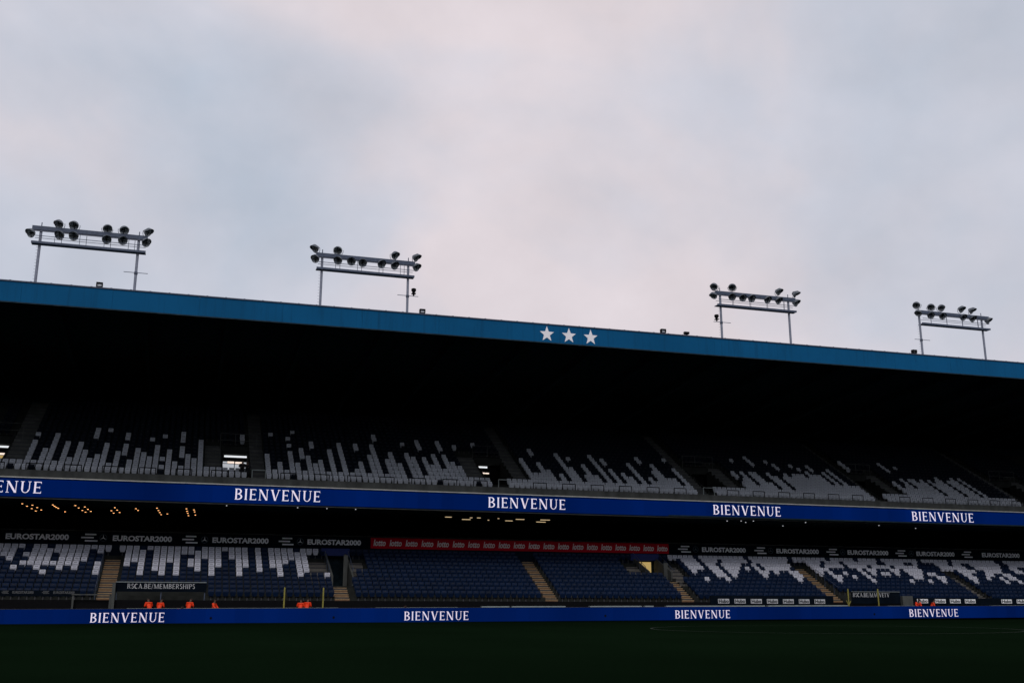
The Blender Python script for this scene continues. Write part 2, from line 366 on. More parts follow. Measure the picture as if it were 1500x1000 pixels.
# vomitories (stairway openings)
def vom(x0, x1, r0, r1, tier):
    z = 'l' if tier == 'l' else 'u'; fn = lowrow if tier == 'l' else uprow
    rb, rf = (r0, r1) if tier == 'l' else (r1, r0)
    Yb, Zb = fn(rb); Yf, Zf = fn(rf)
    fl = Zf - .8 - (.2 if tier == 'l' else .1)
    if tier == 'l': Yb = 86.6
    top = Zb - .75 if tier == 'u' else 4.95
    root = bpy.data.objects.new('stairway_opening', None); C.objects.link(root); root.parent = stand
    root.location = Vector(T(z, (x0 + x1) / 2, Yf, fl)) - Vector(stand.location)
    for a, b in ((x0 - .04, x0 + .10), (x1 - .10, x1 + .04)):
        mb = MB(z)
        # sloping side wall following the terrace rake
        y0, y1 = Yf - .55, Yb + .1
        zt0, zt1 = (Zf - .80 + .55, Zb - .80 + .55) if tier == 'l' else (Zf - .80 + .03, Zb - .80 + .03)
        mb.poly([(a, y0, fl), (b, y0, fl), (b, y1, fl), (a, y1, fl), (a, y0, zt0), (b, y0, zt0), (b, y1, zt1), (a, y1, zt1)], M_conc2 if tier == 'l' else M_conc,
                [(0, 1, 5, 4), (1, 2, 6, 5), (2, 3, 7, 6), (3, 0, 4, 7), (4, 5, 6, 7), (3, 2, 1, 0)])
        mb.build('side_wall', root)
    mb = MB(z); mb.box(x0, x1, Yf - .6, Yb + 3, fl - .15, fl, M_conc); mb.build('floor_slab', root)
    if tier == 'u':
        mb = MB(z); mb.box(x0 + .1, x1 - .1, Yb + .12, Yb + .3, 12.95, top + .45, M_black); mb.build('header', root)
        mb = MB(z); mb.box(x0, x1, Yb + 2.8, Yb + 2.95, fl, top, M_under); mb.build('inner_wall', root)
        mb = MB(z); zz = Zb - .8 + .385
        for h in (zz + .5, zz + 1.05): mb.tube((x0 - .1, Yb + .2, h), (x1 + .6, Yb + .2, h), .022, M_conc2)
        for q in (x0 - .1, (x0 + x1) / 2, x1 + .6): mb.tube((q, Yb + .2, zz - .4), (q, Yb + .2, zz + 1.05), .022, M_conc2)
        mb.build('guard_rail', root)
    else:
        mb = MB(z); mb.box(x0 - .3, x1 + .3, 86.40, 86.6, 5.0, 5.58, M_panelblue); mb.build('blue_panel', root)
        mb = MB(z); mb.box(x0 - 1.2, x1 + 1.2, 87.3, 87.4, fl, 5.1, M_under); mb.build('inner_wall', root)
        mb = MB(z); mb.box(x0, x1, 86.62, 88.6, 4.95, 5.1, M_under); mb.build('ceiling', root)
    return root
for v in LOW_VOM:
    vom(*v, 'l')
for v in UP_VOM: vom(*v, 'u')

# wall glowing in place of lamplight inside the right-hand lower opening
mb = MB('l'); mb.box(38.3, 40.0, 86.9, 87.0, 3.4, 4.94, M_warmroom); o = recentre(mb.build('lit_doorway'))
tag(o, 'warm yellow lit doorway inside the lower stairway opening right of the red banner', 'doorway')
mb = MB('l'); mb.box(39.02, 39.08, 86.84, 86.9, 3.4, 4.94, M_steeld); mb.box(38.3, 40.0, 86.86, 86.9, 4.90, 4.94, M_steeld); mb.build('door_frame', o)
mb = MB('l'); mb.box(39.86, 40.25, 84.0, 84.12, 2.9, 4.72, M_conc2); o = recentre(mb.build('grey_pillar'))
tag(o, 'pale grey pillar beside the warm lit lower doorway', 'pillar')
mb = MB('l'); mb.box(12.3, 12.62, 84.0, 84.12, 2.2, 4.95, M_conc2); o = recentre(mb.build('grey_pillar'))
tag(o, 'dark grey pillar in the unlit lower opening left of the red banner', 'pillar')

# lit kiosks inside the upper openings
def kiosk(x0, x1, label, full, z='u', lampw=None, bands=None):
    Y = 87.0; root = empty('lit_kiosk', T(z, (x0 + x1) / 2, Y, 11.2), label, 'kiosk')
    mb = MB(z); a, b = lampw; mb.box(a, b, Y - .06, Y, 12.70, 12.84, M_whitel); mb.build('tube_light', root)
    for (a, b, z0, z1, m) in bands:
        mb = MB(z); mb.box(a, b, Y + .0, Y + .05, z0, z1, m); mb.build('window', root)
    mb = MB(z); mb.box(x0, x1, Y + .06, Y + .2, 11.0, 13.2, M_black); mb.build('back_panel', root)
    return root
M_warmband = mat('warm_band', (0.3, 0.3, 0.3), emit=(1.0, 0.80, 0.68), es=1.0)
kk = kiosk(2.55, 5.0, 'lit kiosk with white tube and warm counter behind the upper left gangway', True, lampw=(2.78, 4.84),
      bands=[(2.72, 3.04, 12.22, 12.35, M_cool), (3.06, 3.60, 12.22, 12.37, M_warmband), (3.68, 4.20, 12.20, 12.36, M_warmband), (4.27, 4.72, 12.2, 12.34, M_cool),
             (2.70, 3.60, 11.70, 12.17, M_cool), (3.66, 4.2, 11.70, 12.15, M_cool), (4.25, 4.66, 11.70, 12.14, M_cool), (4.72, 4.80, 11.7, 12.14, M_cool)])
kiosk(23.7, 26.0, 'lit kiosk with short tube light behind the middle upper gangway', True, lampw=(24.15, 24.92),
      bands=[(24.2, 24.72, 12.20, 12.32, M_warmband), (24.76, 25.1, 12.20, 12.31, M_warmband), (24.2, 24.34, 11.75, 12.16, M_cool), (24.4, 24.62, 11.98, 12.16, M_cool)])
kiosk(-15.1, -12.8, 'lit kiosk cut by the left picture edge in the upper tier', True, lampw=(-14.6, -12.95),
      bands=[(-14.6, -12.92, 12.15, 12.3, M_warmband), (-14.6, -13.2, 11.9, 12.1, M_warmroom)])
kiosk(43.8, 46.0, 'dim kiosk with broken row of tiny lights in the upper tier right of centre', True, lampw=(44.3, 44.5),
      bands=[(44.7, 44.82, 12.6, 12.66, M_cool), (44.95, 45.1, 12.3, 12.36, M_cool), (44.55, 45.0, 12.24, 12.3, M_cool), (44.7, 45.1, 11.95, 12.0, M_cool), (45.2, 45.32, 11.8, 12.05, M_cool)])

ONES = ['', 'first', 'second', 'third', 'fourth', 'fifth', 'sixth', 'seventh', 'eighth', 'ninth', 'tenth', 'eleventh', 'twelfth', 'thirteenth', 'fourteenth', 'fifteenth', 'sixteenth', 'seventeenth', 'eighteenth', 'nineteenth']
TENS = ['', '', 'twent', 'thirt', 'fort', 'fift', 'sixt']
def ordi(n):
    if n < 20: return ONES[n]
    return TENS[n // 10] + ('ieth' if n % 10 == 0 else 'y-' + ONES[n % 10])
# guard rails standing in front of the upper tier
def railing(x0, x1, label):
    mb = MB('u'); z0, z1 = 10.33, 10.80
    mb.tube((x0, 80.3, z1), (x1, 80.3, z1), .034, M_black, 6)
    o = recentre(mb.build('guard_rail')); tag(o, label, 'railing', 'black guard rails along the upper tier front')
    for q in (x0, x1):
        m2 = MB('u'); m2.tube((q, 80.3, z0), (q, 80.3, z1), .034, M_black, 6); m2.build('rail_post', o)
x = -13.38; ri = 0
while x < 84:
    if not any(a - .3 < x + .5 < b + .3 for a, b in ((4.68, 5.75), (24.0, 24.9), (42.3, 43.5), (60.1, 61.15), (77, 78.15))):
        ri += 1; railing(x, x + 1.12, '%s black looped guard rail from the left along the upper tier front' % ordi(ri))
    x += 2.52
for x0, x1, lb in ((4.68, 5.66, 'pale grey gate rail at the foot of the upper left gangway'), (24.0, 24.9, 'pale grey gate rail at the foot of the middle upper gangway'), (42.35, 43.4, 'pale grey gate rail at the foot of the upper gangway right of centre')):
    mb = MB('u'); mb.tube((x0, 80.4, 10.95), (x1, 80.4, 10.95), .03, M_pale, 6)
    for q in (x0, x1): mb.tube((q, 80.4, 10.2), (q, 80.4, 10.95), .03, M_pale, 6)
    tag(recentre(mb.build('gate_rail')), lb, 'railing')

# ------------------------------------------------------------------ seats
def seat_mb():
    b = MB(); w0, w1 = .185, .215
    # tapered, slightly reclined backrest shell
    P = [(-.15, .02, .34), (.15, .02, .34), (w1, -.0, .52), (w1 - .01, .05, .80), (-w1 + .01, .05, .80), (-w1, 0, .52)]
    q = [(x, y + .045, z) for x, y, z in P]
    b.poly(P + q, M_white, [(0, 1, 2, 5), (5, 2, 3, 4), (7, 6, 11, 8), (8, 11, 10, 9), (0, 6, 7, 1), (1, 7, 8, 2), (2, 8, 9, 3), (3, 9, 10, 4), (4, 10, 11, 5), (5, 11, 6, 0)])
    # tipped seat pan
    P = [(-.145, -.12, .30), (.145, -.12, .30), (.205, -.20, .60), (-.205, -.20, .60)]
    q = [(x, y + .05, z) for x, y, z in P]
    b.poly(P + q, M_white, [(0, 1, 2, 3), (7, 6, 5, 4), (0, 4, 5, 1), (1, 5, 6, 2), (2, 6, 7, 3), (3, 7, 4, 0)])
    b.box(-.11, .11, .022, .034, .700, .722, M_slot)
    b.box(-.04, .04, .0, .06, 0, .36, M_slot)
    return b
sm = seat_mb()
def seat_mesh(name, m):
    me = sm.mesh(name); me.materials[0] = m; return me
ME_u = seat_mesh('white_seat', M_white_shade)
ME_w, ME_b, ME_n = seat_mesh('white_seat', M_white), seat_mesh('blue_seat', M_blue), seat_mesh('navy_seat', M_navy)
# which seats are white: read off the photograph, row by row, then kept as a plain table of seats
CAMF = Vector((math.sin(R(17.323)) * math.cos(R(14.162)), math.cos(R(17.323)) * math.cos(R(14.162)), math.sin(R(14.162))))
CAMR = Vector((math.cos(R(17.323)), -math.sin(R(17.323)), 0)); CAMU = CAMR.cross(CAMF)
def seen(zone, x, y, z):
    p = Vector(T(zone, x, y, z)) - Vector((0, 0, 1.2)); q = p.dot(CAMF)
    return 750 + 1526.4 * p.dot(CAMR) / q, 500 - 1526.4 * p.dot(CAMU) / q
LX = [-13.87 + .505 * k for k in range(198)]; UX = [-13.81 + .46 * k for k in range(217)]
LOWW = [[False] * len(LX) for _ in range(NR_L)]; UPW = [[False] * len(UX) for _ in range(NR_U)]
SEEN_L = [[seen('l', x, *lowrow(r)) for x in LX] for r in range(NR_L)]
SEEN_U = [[seen('u', x, *uprow(r)) for x in UX] for r in range(NR_U)]
def runs(base, sc, rows):
    for r, l in rows.items():
        for k, (x, y) in enumerate(SEEN_L[r]):
            if any(base + a / sc <= x <= base + b / sc for a, b in l): LOWW[r][k] = True
runs(0,8.333,{0:[(0,40),(50,315),(430,600),(695,955),(970,1000)],1:[(-50,205),(380,635),(640,900)],2:[(-50,150),(250,330),(340,605),(690,880)],3:[(30,120),(220,300),(310,590),(690,860),(940,1000)],4:[(200,285),(370,560),(650,840)],5:[(160,250),(440,530),(710,800),(900,990)],6:[(-20,15),(500,585)]})
runs(100,8.333,{0:[(0,30),(50,560),(660,890)],1:[(0,20),(130,310),(320,480),(680,945)],2:[(120,290),(390,460),(680,940)],3:[(100,270),(375,450),(670,925)],4:[(85,170),(355,430),(660,730),(840,915)],5:[(65,150),(340,415),(830,900)],6:[(315,395),(805,880)]})
runs(0,6,{0:[(1310,1500)],1:[(1330,1500)],2:[(1325,1450)],3:[(1325,1440)],4:[(1320,1435)],5:[(1315,1430)],6:[(1370,1430)]})
cols=[(30,0,3),(90,1,6),(125,0,1),(70,0,0),(180,0,1),(225,1,5),(158,3,4),(290,0,2),(345,0,6),(405,0,4),(465,0,0),(515,1,2),(520,0,0),(575,0,6),(630,0,4),(680,1,2),(745,0,5),(795,0,4),(860,0,1),(905,0,4),(965,0,5),(945,6,6),(1020,0,3),(1075,0,2),(1130,1,5),(1165,6,6),(1185,0,5),(1235,0,0),(1290,0,0),(1400,6,6)]
for x, r0, r1 in cols:
    k = min(range(len(LX)), key=lambda k: abs(SEEN_L[r0][k][0] - (250 + x / 6)))
    for r in range(r0, r1 + 1): LOWW[r][k] = True
runs(1000,6,{0:[(-140,80),(130,520),(570,905),(950,985),(995,1240),(1290,1500)],1:[(-20,130),(170,290),(330,555),(590,920),(990,1190),(1230,1370),(1420,1500)],2:[(20,170),(200,300),(340,500),(600,650),(700,940),(1040,1190),(1260,1400),(1450,1500)],3:[(70,165),(250,330),(360,490),(540,590),(650,700),(740,790),(810,960),(1080,1220),(1230,1280)],4:[(80,140),(280,350),(400,480),(670,740),(790,850),(940,1010),(1110,1225),(1290,1330),(1400,1450)],5:[(310,380),(430,490),(700,750),(830,850),(990,1040),(1170,1220),(1330,1400)],6:[(190,235),(370,420),(1020,1065),(1370,1400)]})
runs(1250,6,{0:[(40,200),(230,560),(600,830),(870,1250),(1300,1600)],1:[(0,210),(260,450),(500,540),(720,830),(850,960),(1010,1270),(1340,1600)],2:[(0,110),(160,310),(360,560),(740,860),(890,990),(1050,1300),(1360,1450)],3:[(20,90),(120,200),(330,400),(430,600),(760,850),(920,1080),(1150,1300),(1400,1500)],4:[(60,110),(170,210),(260,310),(380,420),(500,590),(640,720),(820,860),(960,1060),(1170,1250),(1310,1390)],5:[(0,30),(120,180),(310,340),(540,600),(740,800),(870,910),(1010,1080),(1150,1190),(1270,1310),(1370,1430)],6:[(180,210),(480,520),(640,690),(780,820),(1040,1080),(1330,1360),(1450,1490)]})
UPLIST = """24,624,641 47.5,643,F 61,632,637 62,655.5,F 82,632,661 78.5,662.5,F 96.5,644.5,F 100,657,F 105,669,F 140.5,624.5,641 167.5,625,630 123,646,F 128.5,658,F 134,671,F 145.5,665.5,F 161,647,F 175.5,660,F 192.5,632,643 188,648.5,666.5 191,673,F 206,655,F 213.5,661.5,F 226,639.5,644 245,634.5,639.5 271,631,647 269.5,652.5,670 221,668,F 234,651,F 240,669,675 250.5,658,F 257,675.5,F 277,665,F 286,671,F 296.5,642,F 305.5,638,642 313.5,643.5,648.5 321.3,644,649 330.3,644.5,649.5 356.7,634,650
395,632,636 427.5,631,636 420,637.5,642.5 420,648,653.5 395.5,664,F 404,687.5,F 412.5,676,F 421,659,F 430,671,F 437.5,655,671.5 438.5,677.5,F 453,644.5,655 455.5,666.5,F 465,678.5,F 473,673,F 479,656.5,F 493.5,646.5,F 492.5,690,F 505.5,669,F 518,648,658 526,687,F 532,675.5,F 538,665,F 541.5,649,F 547,638.5,649 560,688,F 564,671.5,F 569,660.5,F 588.5,651,656 590,678,F 593.5,661.5,F 602.5,667.5,F 610,647,663.5 618.5,668,F 616,685,F 630.5,680,F 632.5,663,F 639.5,643.5,659.5 648,664,F 648.5,686.5,F 659.5,675.5,F 664,649,660 670.5,681.5,F 671,665.5,F 688.5,656,668 691.5,645,650
737,665,671 732,657,662 765,669.5,F 774.5,659,671 767,688,F 785,692,F 791,676,F 804.5,687,F 814,666,F 821,693,F 832,672,678 838,683,F 857,678.5,F 859,695,F 864,668.5,F 871,700,F 882,674.5,685 886,690.5,F 897,686,F 915,692,F 917.5,676,F 930,667.5,677.5 931.5,687,F 952,678.5,F 956,689,F 961,690,F 963,683,F 971,668.5,674 984,684,F 990,700,F 993,679.5,F
1069,673,678 1090,670,684 1121,675,680 1134.5,677,686 1159,678,683 1170,683,687 1075.5,688.5,700 1088,689,F 1100,690,F 1107,689,F 1092,702,F 1128,690,F 1133,697,F 1147.5,692,F 1150,698,F 1168,693,F 1183,679,688 1180,692,F 1188,698,F 1196,701,F 1198,693,716 1206,689,718 1213,685,712 1228,677,F 1235,686,F 1245,694,F 1231,700,F 1237,706,F 1243,712,F 1288,679,696 1309,682,690 1319,700,716 1335,700,F 1340,702,F 1352,705,F 1362,702,F 1370,700,F 1387,707,F 1393,702,F 1399,705,F 1404,703,F 1345,708,F 1357,709,F 1376,710,F 1381,709,F"""
for t in UPLIST.split():
    x, y, b = t.split(','); x = float(x); y = float(y)
    _, i, k = min((abs(SEEN_U[i][k][0] - x) + 1.2 * abs(SEEN_U[i][k][1] - y), i, k) for i in range(NR_U) for k in range(len(UX)))
    ib = 0 if b == 'F' else i - max(1, round((float(b) - y) / 5.4)) + 1
    for j in range(max(0, ib), i + 1): UPW[j][k] = True
for k in range(len(UX)):
    UPW[0][k] = True
    if random.random() < .93: UPW[1][k] = True
for k in range(len(UX)):
    x = SEEN_U[0][k][0]
    for x0, x1, top, pr in ((1072, 1150, 3, .9), (1150, 1240, 5, .88), (1240, 1284, 3, .9), (1335, 1385, 4, .9), (1385, 1442, 6, .93), (948, 1000, 3, .85), (560, 600, 2, .6), (640, 690, 3, .6), (790, 940, 2, .5)):
        if x0 < x < x1 and random.random() < pr:
            for j in range(1, random.choice((top - 1, top, top, top + 1)) + 1): UPW[j][k] = True
for x in (20, 45.5, 239, 430, 648, 698):
    UPW[0][min(range(len(UX)), key=lambda k: abs(SEEN_U[0][k][0] - x))] = False
campos = Vector((0, 0, 1.2))
fwd = Vector((math.sin(R(17.323)), math.cos(R(17.323)), 0)); rgt = Vector((fwd.y, -fwd.x, 0))
def inview(p):
    d = p - campos; return abs(d.dot(rgt)) < d.dot(fwd) * .54
blocks = [(-99, -5.4, 'block left of far-left tan stairs'), (-4.3, 11.1, 'block right of far-left tan stairs'), (11.1, 27.6, 'block under left half of red banner'),
          (28.7, 39.4, 'block under right half of red banner'), (39.4, 53.5, 'block above the white name boards'), (53.5, 69, 'block right of the name boards'), (69, 99, 'block at far right')]
ublocks = [(-99, 5.2, 'left upper block'), (5.2, 24.4, 'second upper block'), (24.4, 42.9, 'third upper block'), (42.9, 60.6, 'fourth upper block'), (60.6, 99, 'far-right upper block')]
allseats = []
for r in range(NR_L):
    Y, Z = lowrow(r); cnt = {}
    for k, x in enumerate(LX):
        if any(a - .26 < x < b + .26 and r0 <= r <= r1 for a, b, r0, r1 in LOW_VOM): continue
        if any(s[0] - .24 < x < s[1] + .24 and s[2] <= r <= s[3] for s in LOW_STAIR): continue
        if r == 0 and -4.9 < x < -4.3: continue
        if r == 0 and 27.5 < x < 28.7: continue
        if r >= 9 and (-4.25 < x < 2.0 or 54.3 < x < 58.6): continue
        bi = next((i for i, b in enumerate(blocks) if b[0] <= x < b[1]), 0); cnt[bi] = cnt.get(bi, 0) + 1
        p = Vector(T('l', x, Y, Z - .80)); wh = LOWW[r][k]
        allseats.append((p, 'w' if wh else 'b', 'lower', r, cnt[bi], blocks[bi][2], inview(p)))
for r in range(NR_U):
    Y, Z = uprow(r); cnt = {}
    for k, x in enumerate(UX):
        if any(a - .24 < x < b + .24 and r0 <= r <= r1 for a, b, r0, r1 in UP_VOM): continue
        if any(s[0] - .2 < x < s[1] + .2 and s[2] <= r <= s[3] for s in UP_STAIR): continue
        bi = next((i for i, b in enumerate(ublocks) if b[0] <= x < b[1]), 0); cnt[bi] = cnt.get(bi, 0) + 1
        p = Vector(T('u', x, Y, Z - .80)); wh = UPW[r][k]
        allseats.append((p, 'w' if wh else 'n', 'upper', r, cnt[bi], ublocks[bi][2], inview(p)))
def place(sel, me, name, colour):
    for p, c, tier, r, n, blk, _ in sel:
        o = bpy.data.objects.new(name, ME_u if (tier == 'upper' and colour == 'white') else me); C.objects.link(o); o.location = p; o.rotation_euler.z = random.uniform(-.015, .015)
        if tier == 'upper': o.scale = (.86, 1, 1)
        o['category'] = 'seat'; o['group'] = '%s stadium seats' % colour
        if tier == 'lower': o['label'] = '%s seat, %s row from top, %s from left, %s' % (colour, ordi(r + 1), ordi(n), blk)
        else: o['label'] = '%s seat, %s row from the front, %s from left, %s' % (colour, ordi(r + 1), ordi(n), blk)
def stuff(sel, me, name, mats=None):
    n = len(me.vertices); co = np.empty(n * 3); me.vertices.foreach_get('co', co); co = co.reshape(-1, 3)
    polys = [tuple(p.vertices) for p in me.polygons]; mi = [p.material_index for p in me.polygons]
    V = np.concatenate([co * (np.array((.86, 1, 1)) if s[2] == 'upper' else 1.0) + np.array(s[0]) for s in sel]); F = []
    for i in range(len(sel)): F += [tuple(v + i * n for v in p) for p in polys]
    nm = bpy.data.meshes.new(name); nm.from_pydata(V.tolist(), [], F)
    for m in me.materials: nm.materials.append(m)
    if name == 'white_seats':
        nm.materials.append(M_white_shade)
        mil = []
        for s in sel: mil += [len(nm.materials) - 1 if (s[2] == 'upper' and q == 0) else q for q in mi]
    else: mil = mi * len(sel)
    nm.polygons.foreach_set('material_index', mil); nm.update()
    o = bpy.data.objects.new(name, nm); C.objects.link(o); return o
def dist(s): return (s[0] - campos).length
W = sorted([s for s in allseats if s[1] == 'w' and s[6]], key=dist); B = sorted([s for s in allseats if s[1] == 'b' and s[6]], key=dist)
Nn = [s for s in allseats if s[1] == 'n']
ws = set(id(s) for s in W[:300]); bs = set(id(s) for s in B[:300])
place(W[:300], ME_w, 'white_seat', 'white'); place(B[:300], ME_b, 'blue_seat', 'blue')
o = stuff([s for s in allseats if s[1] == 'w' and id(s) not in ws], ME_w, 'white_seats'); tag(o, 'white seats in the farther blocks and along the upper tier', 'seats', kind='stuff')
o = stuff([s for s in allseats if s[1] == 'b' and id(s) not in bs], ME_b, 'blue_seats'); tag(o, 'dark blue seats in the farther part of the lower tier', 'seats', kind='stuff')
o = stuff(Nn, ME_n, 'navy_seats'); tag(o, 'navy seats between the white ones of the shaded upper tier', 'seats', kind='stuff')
# row of dark chairs behind the parapet of the lounge level
for k in range(150):
    x = -20 + k * .72
    if x > 88: break
    o = bpy.data.objects.new('lounge_chair', ME_n); C.objects.link(o); o.location = T('l', x, 87.9, 5.98)
    tag(o, 'dark chair back peeping over the banner parapet', 'seat', 'dark chairs behind the banner parapet')

# ------------------------------------------------------------------ lettering
def arc(cx, cy, rx, ry, a0, a1, w0, w1, n=10):
    out = []
    for i in range(n):
        pts = []
        for t_, s_ in ((i / n, 1), (i / n, -1), ((i + 1) / n, -1), ((i + 1) / n, 1)):
            a = R(a0 + (a1 - a0) * t_); ww = w0 + (w1 - w0) * math.sin(math.pi * t_)
            pts.append((cx + (rx + s_ * ww / 2) * math.cos(a), cy + (ry + s_ * ww / 2) * math.sin(a)))
        out.append(pts)
    return out
def rect(x0, y0, x1, y1): return [[(x0, y0), (x1, y0), (x1, y1), (x0, y1)]]
def sl_(x0, y0, x1, y1, w_): return [[(x0 - w_ / 2, y0), (x0 + w_ / 2, y0), (x1 + w_ / 2, y1), (x1 - w_ / 2, y1)]]
TH, TN = .135, .058
def G(ch):
    st = lambda x: rect(x, 0, x + TH, 1) + rect(x - .05, 0, x + TH + .05, .045) + rect(x - .05, .955, x + TH + .05, 1)
    if ch == 'B': return st(.05) + arc(.28, .755, .23, .21, 90, -90, TN, TH) + arc(.28, .27, .29, .235, 90, -90, TN, TH) + rect(.12, .93, .30, 1) + rect(.12, .48, .30, .55) + rect(.12, 0, .30, .07), .66
    if ch == 'I': return st(.05), .26
    if ch == 'E': return st(.05) + rect(.1, .93, .56, 1) + rect(.1, .47, .47, .54) + rect(.1, 0, .58, .07) + [[(.56, .80), (.56, 1), (.50, .93)]] + [[(.58, .2), (.52, .07), (.58, 0)]] + rect(.44, .40, .475, .61), .62
    if ch == 'N': return rect(.08, 0, .08 + TN, 1) + rect(.70, 0, .70 + TN, 1) + sl_(.12, 1, .70, 0, TH * 1.25) + rect(0, 0, .23, .045) + rect(.62, .955, .85, 1) + rect(0, .955, .15, 1), .86
    if ch == 'V': return sl_(.12, 1, .42, 0, TH * 1.15) + sl_(.72, 1, .42, 0, TN * 1.15) + rect(0, .955, .25, 1) + rect(.62, .955, .84, 1), .84
    if ch == 'U': return rect(.08, .28, .08 + TH, 1) + rect(.64, .28, .64 + TN, 1) + arc(.385, .30, .24, .27, 180, 360, TH * .8, TN) + rect(0, .955, .3, 1) + rect(.56, .955, .80, 1), .80
    if ch == 'R': return st(.05) + arc(.28, .74, .24, .225, 90, -90, TN, TH) + rect(.12, .93, .3, 1) + rect(.12, .48, .3, .55) + sl_(.34, .5, .62, 0, TH), .68
    if ch == 'S': return arc(.27, .75, .18, .21, 20, 270, TN, TH) + arc(.27, .27, .20, .235, 90, -160, TN, TH), .54
    if ch == 'C': return arc(.40, .5, .34, .46, 50, 310, TN, TH * 1.5, 14), .70
    if ch == 'A': return sl_(.36, 1, .10, 0, TN) + sl_(.36, 1, .66, 0, TH) + rect(.2, .3, .55, .36) + rect(0, 0, .2, .045) + rect(.55, 0, .78, .045), .76
    if ch == '.': return rect(.03, 0, .17, .14), .2
    if ch == '/': return sl_(0.02, -.1, .30, 1.1, TN), .34
    if ch == 'M': return rect(.08, 0, .08 + TN, 1) + rect(.82, 0, .82 + TH, 1) + sl_(.13, 1, .48, 0, TH) + sl_(.86, 1, .48, 0, TN) + rect(0, 0, .22, .045) + rect(.76, 0, 1.02, .045), 1.04
    if ch == 'H': return st(.05) + st(.58) + rect(.1, .47, .7, .54), .80
    if ch == 'P': return st(.05) + arc(.28, .72, .25, .245, 90, -90, TN, TH) + rect(.12, .93, .3, 1) + rect(.12, .44, .3, .51), .60
    if ch == 'T': return st(.25) + rect(0, .93, .68, 1) + rect(0, .8, .04, 1) + rect(.64, .8, .68, 1), .70
    return [], .3
def serif_word(txt, x0, x1, y, z0, z1, m, zone, parent, name='lettering', gap=.17, per_letter=True):
    items = []; x = 0
    for ch in txt:
        g, wd = G(ch); items.append((x, g)); x += wd + gap
    tot = x - gap; sx = (x1 - x0) / tot; sz = z1 - z0; mb = MB(zone); outl = []
    for ox, g in items:
        for i, poly in enumerate(g):
            mb.poly([(x0 + (ox + a) * sx, y - .0012 * (i % 7), z0 + b * sz) for a, b in poly], m)
        if per_letter:
            outl.append(mb.build(name, parent)); mb = MB(zone)
    if not per_letter: outl.append(mb.build(name, parent))
    return outl
def font_word(txt, x0, x1, y, z0, z1, m, zone, parent, name='lettering', bold=.03, shear=0.0, cap=True):
    cu = bpy.data.curves.new('txt', 'FONT'); cu.body = txt; cu.size = 1; cu.offset = bold; cu.shear = shear; cu.resolution_u = 3
    to = bpy.data.objects.new('txt', cu); C.objects.link(to)
    dg = bpy.context.evaluated_depsgraph_get(); me = bpy.data.meshes.new_from_object(to.evaluated_get(dg))
    bpy.data.objects.remove(to)
    n = len(me.vertices); a = np.empty(n * 3); me.vertices.foreach_get('co', a); a = a.reshape(-1, 3)
    lo = a.min(0); hi = a.max(0); u = (a - lo) / np.maximum(hi - lo, 1e-6)
    off = wloc(parent) if parent else Vector()
    nv = [Vector(T(zone, x0 + u_[0] * (x1 - x0), y - u_[2] * .006, z0 + u_[1] * (z1 - z0))) - off for u_ in u]
    me.vertices.foreach_set('co', [c for v in nv for c in v]); me.materials.clear(); me.materials.append(m); me.update()
    me.polygons.foreach_set('use_smooth', [False] * len(me.polygons))
    o = bpy.data.objects.new(name, me); C.objects.link(o)
    if parent: o.parent = parent
    return o

# LED boards
ub = empty('led_screen_band', T('u', 35, 79.9, 8.37), 'long blue LED band reading BIENVENUE across the front of the upper tier', 'led screen')
mb = MB('u'); mb.box(XL, XR, 79.90, 80.02, 8.42, 9.65, M_led_b); mb.build('screen', ub)
mb = MB('u'); mb.box(XL, XR, 80.025, 80.2, 8.38, 9.65, M_black); mb.build('housing', ub)
for a, b in ((-16.2, -9.62), (3.5, 9.78), (23.0, 29.54), (42.93, 49.48), (63.05, 69.85)):
    serif_word('BIENVENUE', a, b, 79.885, 8.665, 9.47, M_led_w, 'u', ub, 'letter')
lb = empty('led_screen_band', T('b', 35, 76, 0), 'long blue LED perimeter board reading BIENVENUE along the edge of the pitch', 'led screen')
mb = MB('b'); mb.box(XL, XR, 75.99, 76.06, 0.03, 1.0, M_led_b); mb.build('screen', lb)
mb = MB('b'); mb.box(XL, XR, 76.065, 76.2, 0.0, 1.01, M_black); mb.build('housing', lb)
mb = MB('0'); mb.box(XL, XR, 76.25, 76.3, -.03, .06, M_black); mb.build('base_strip', lb)
mb = MB('b'); mb.box(XL, XR, 76.01, 76.2, 1.013, 1.03, M_conc2); mb.build('top_edge', lb)
for a, b in ((-5.38, -.72), (15.6, 20.36), (36.88, 41.63), (58.27, 63.15)):
    serif_word('BIENVENUE', a, b, 75.975, .155, .76, M_led_w, 'b', lb, 'letter')
for q in (2.2, 10.5, 31.0, 54.8): 
    mb = MB('b'); mb.box(q, q + .14, 75.96, 75.985, .3, .46, M_black); mb.build('dark_spot', lb)  # black boxes laid on as dark spots of the screen

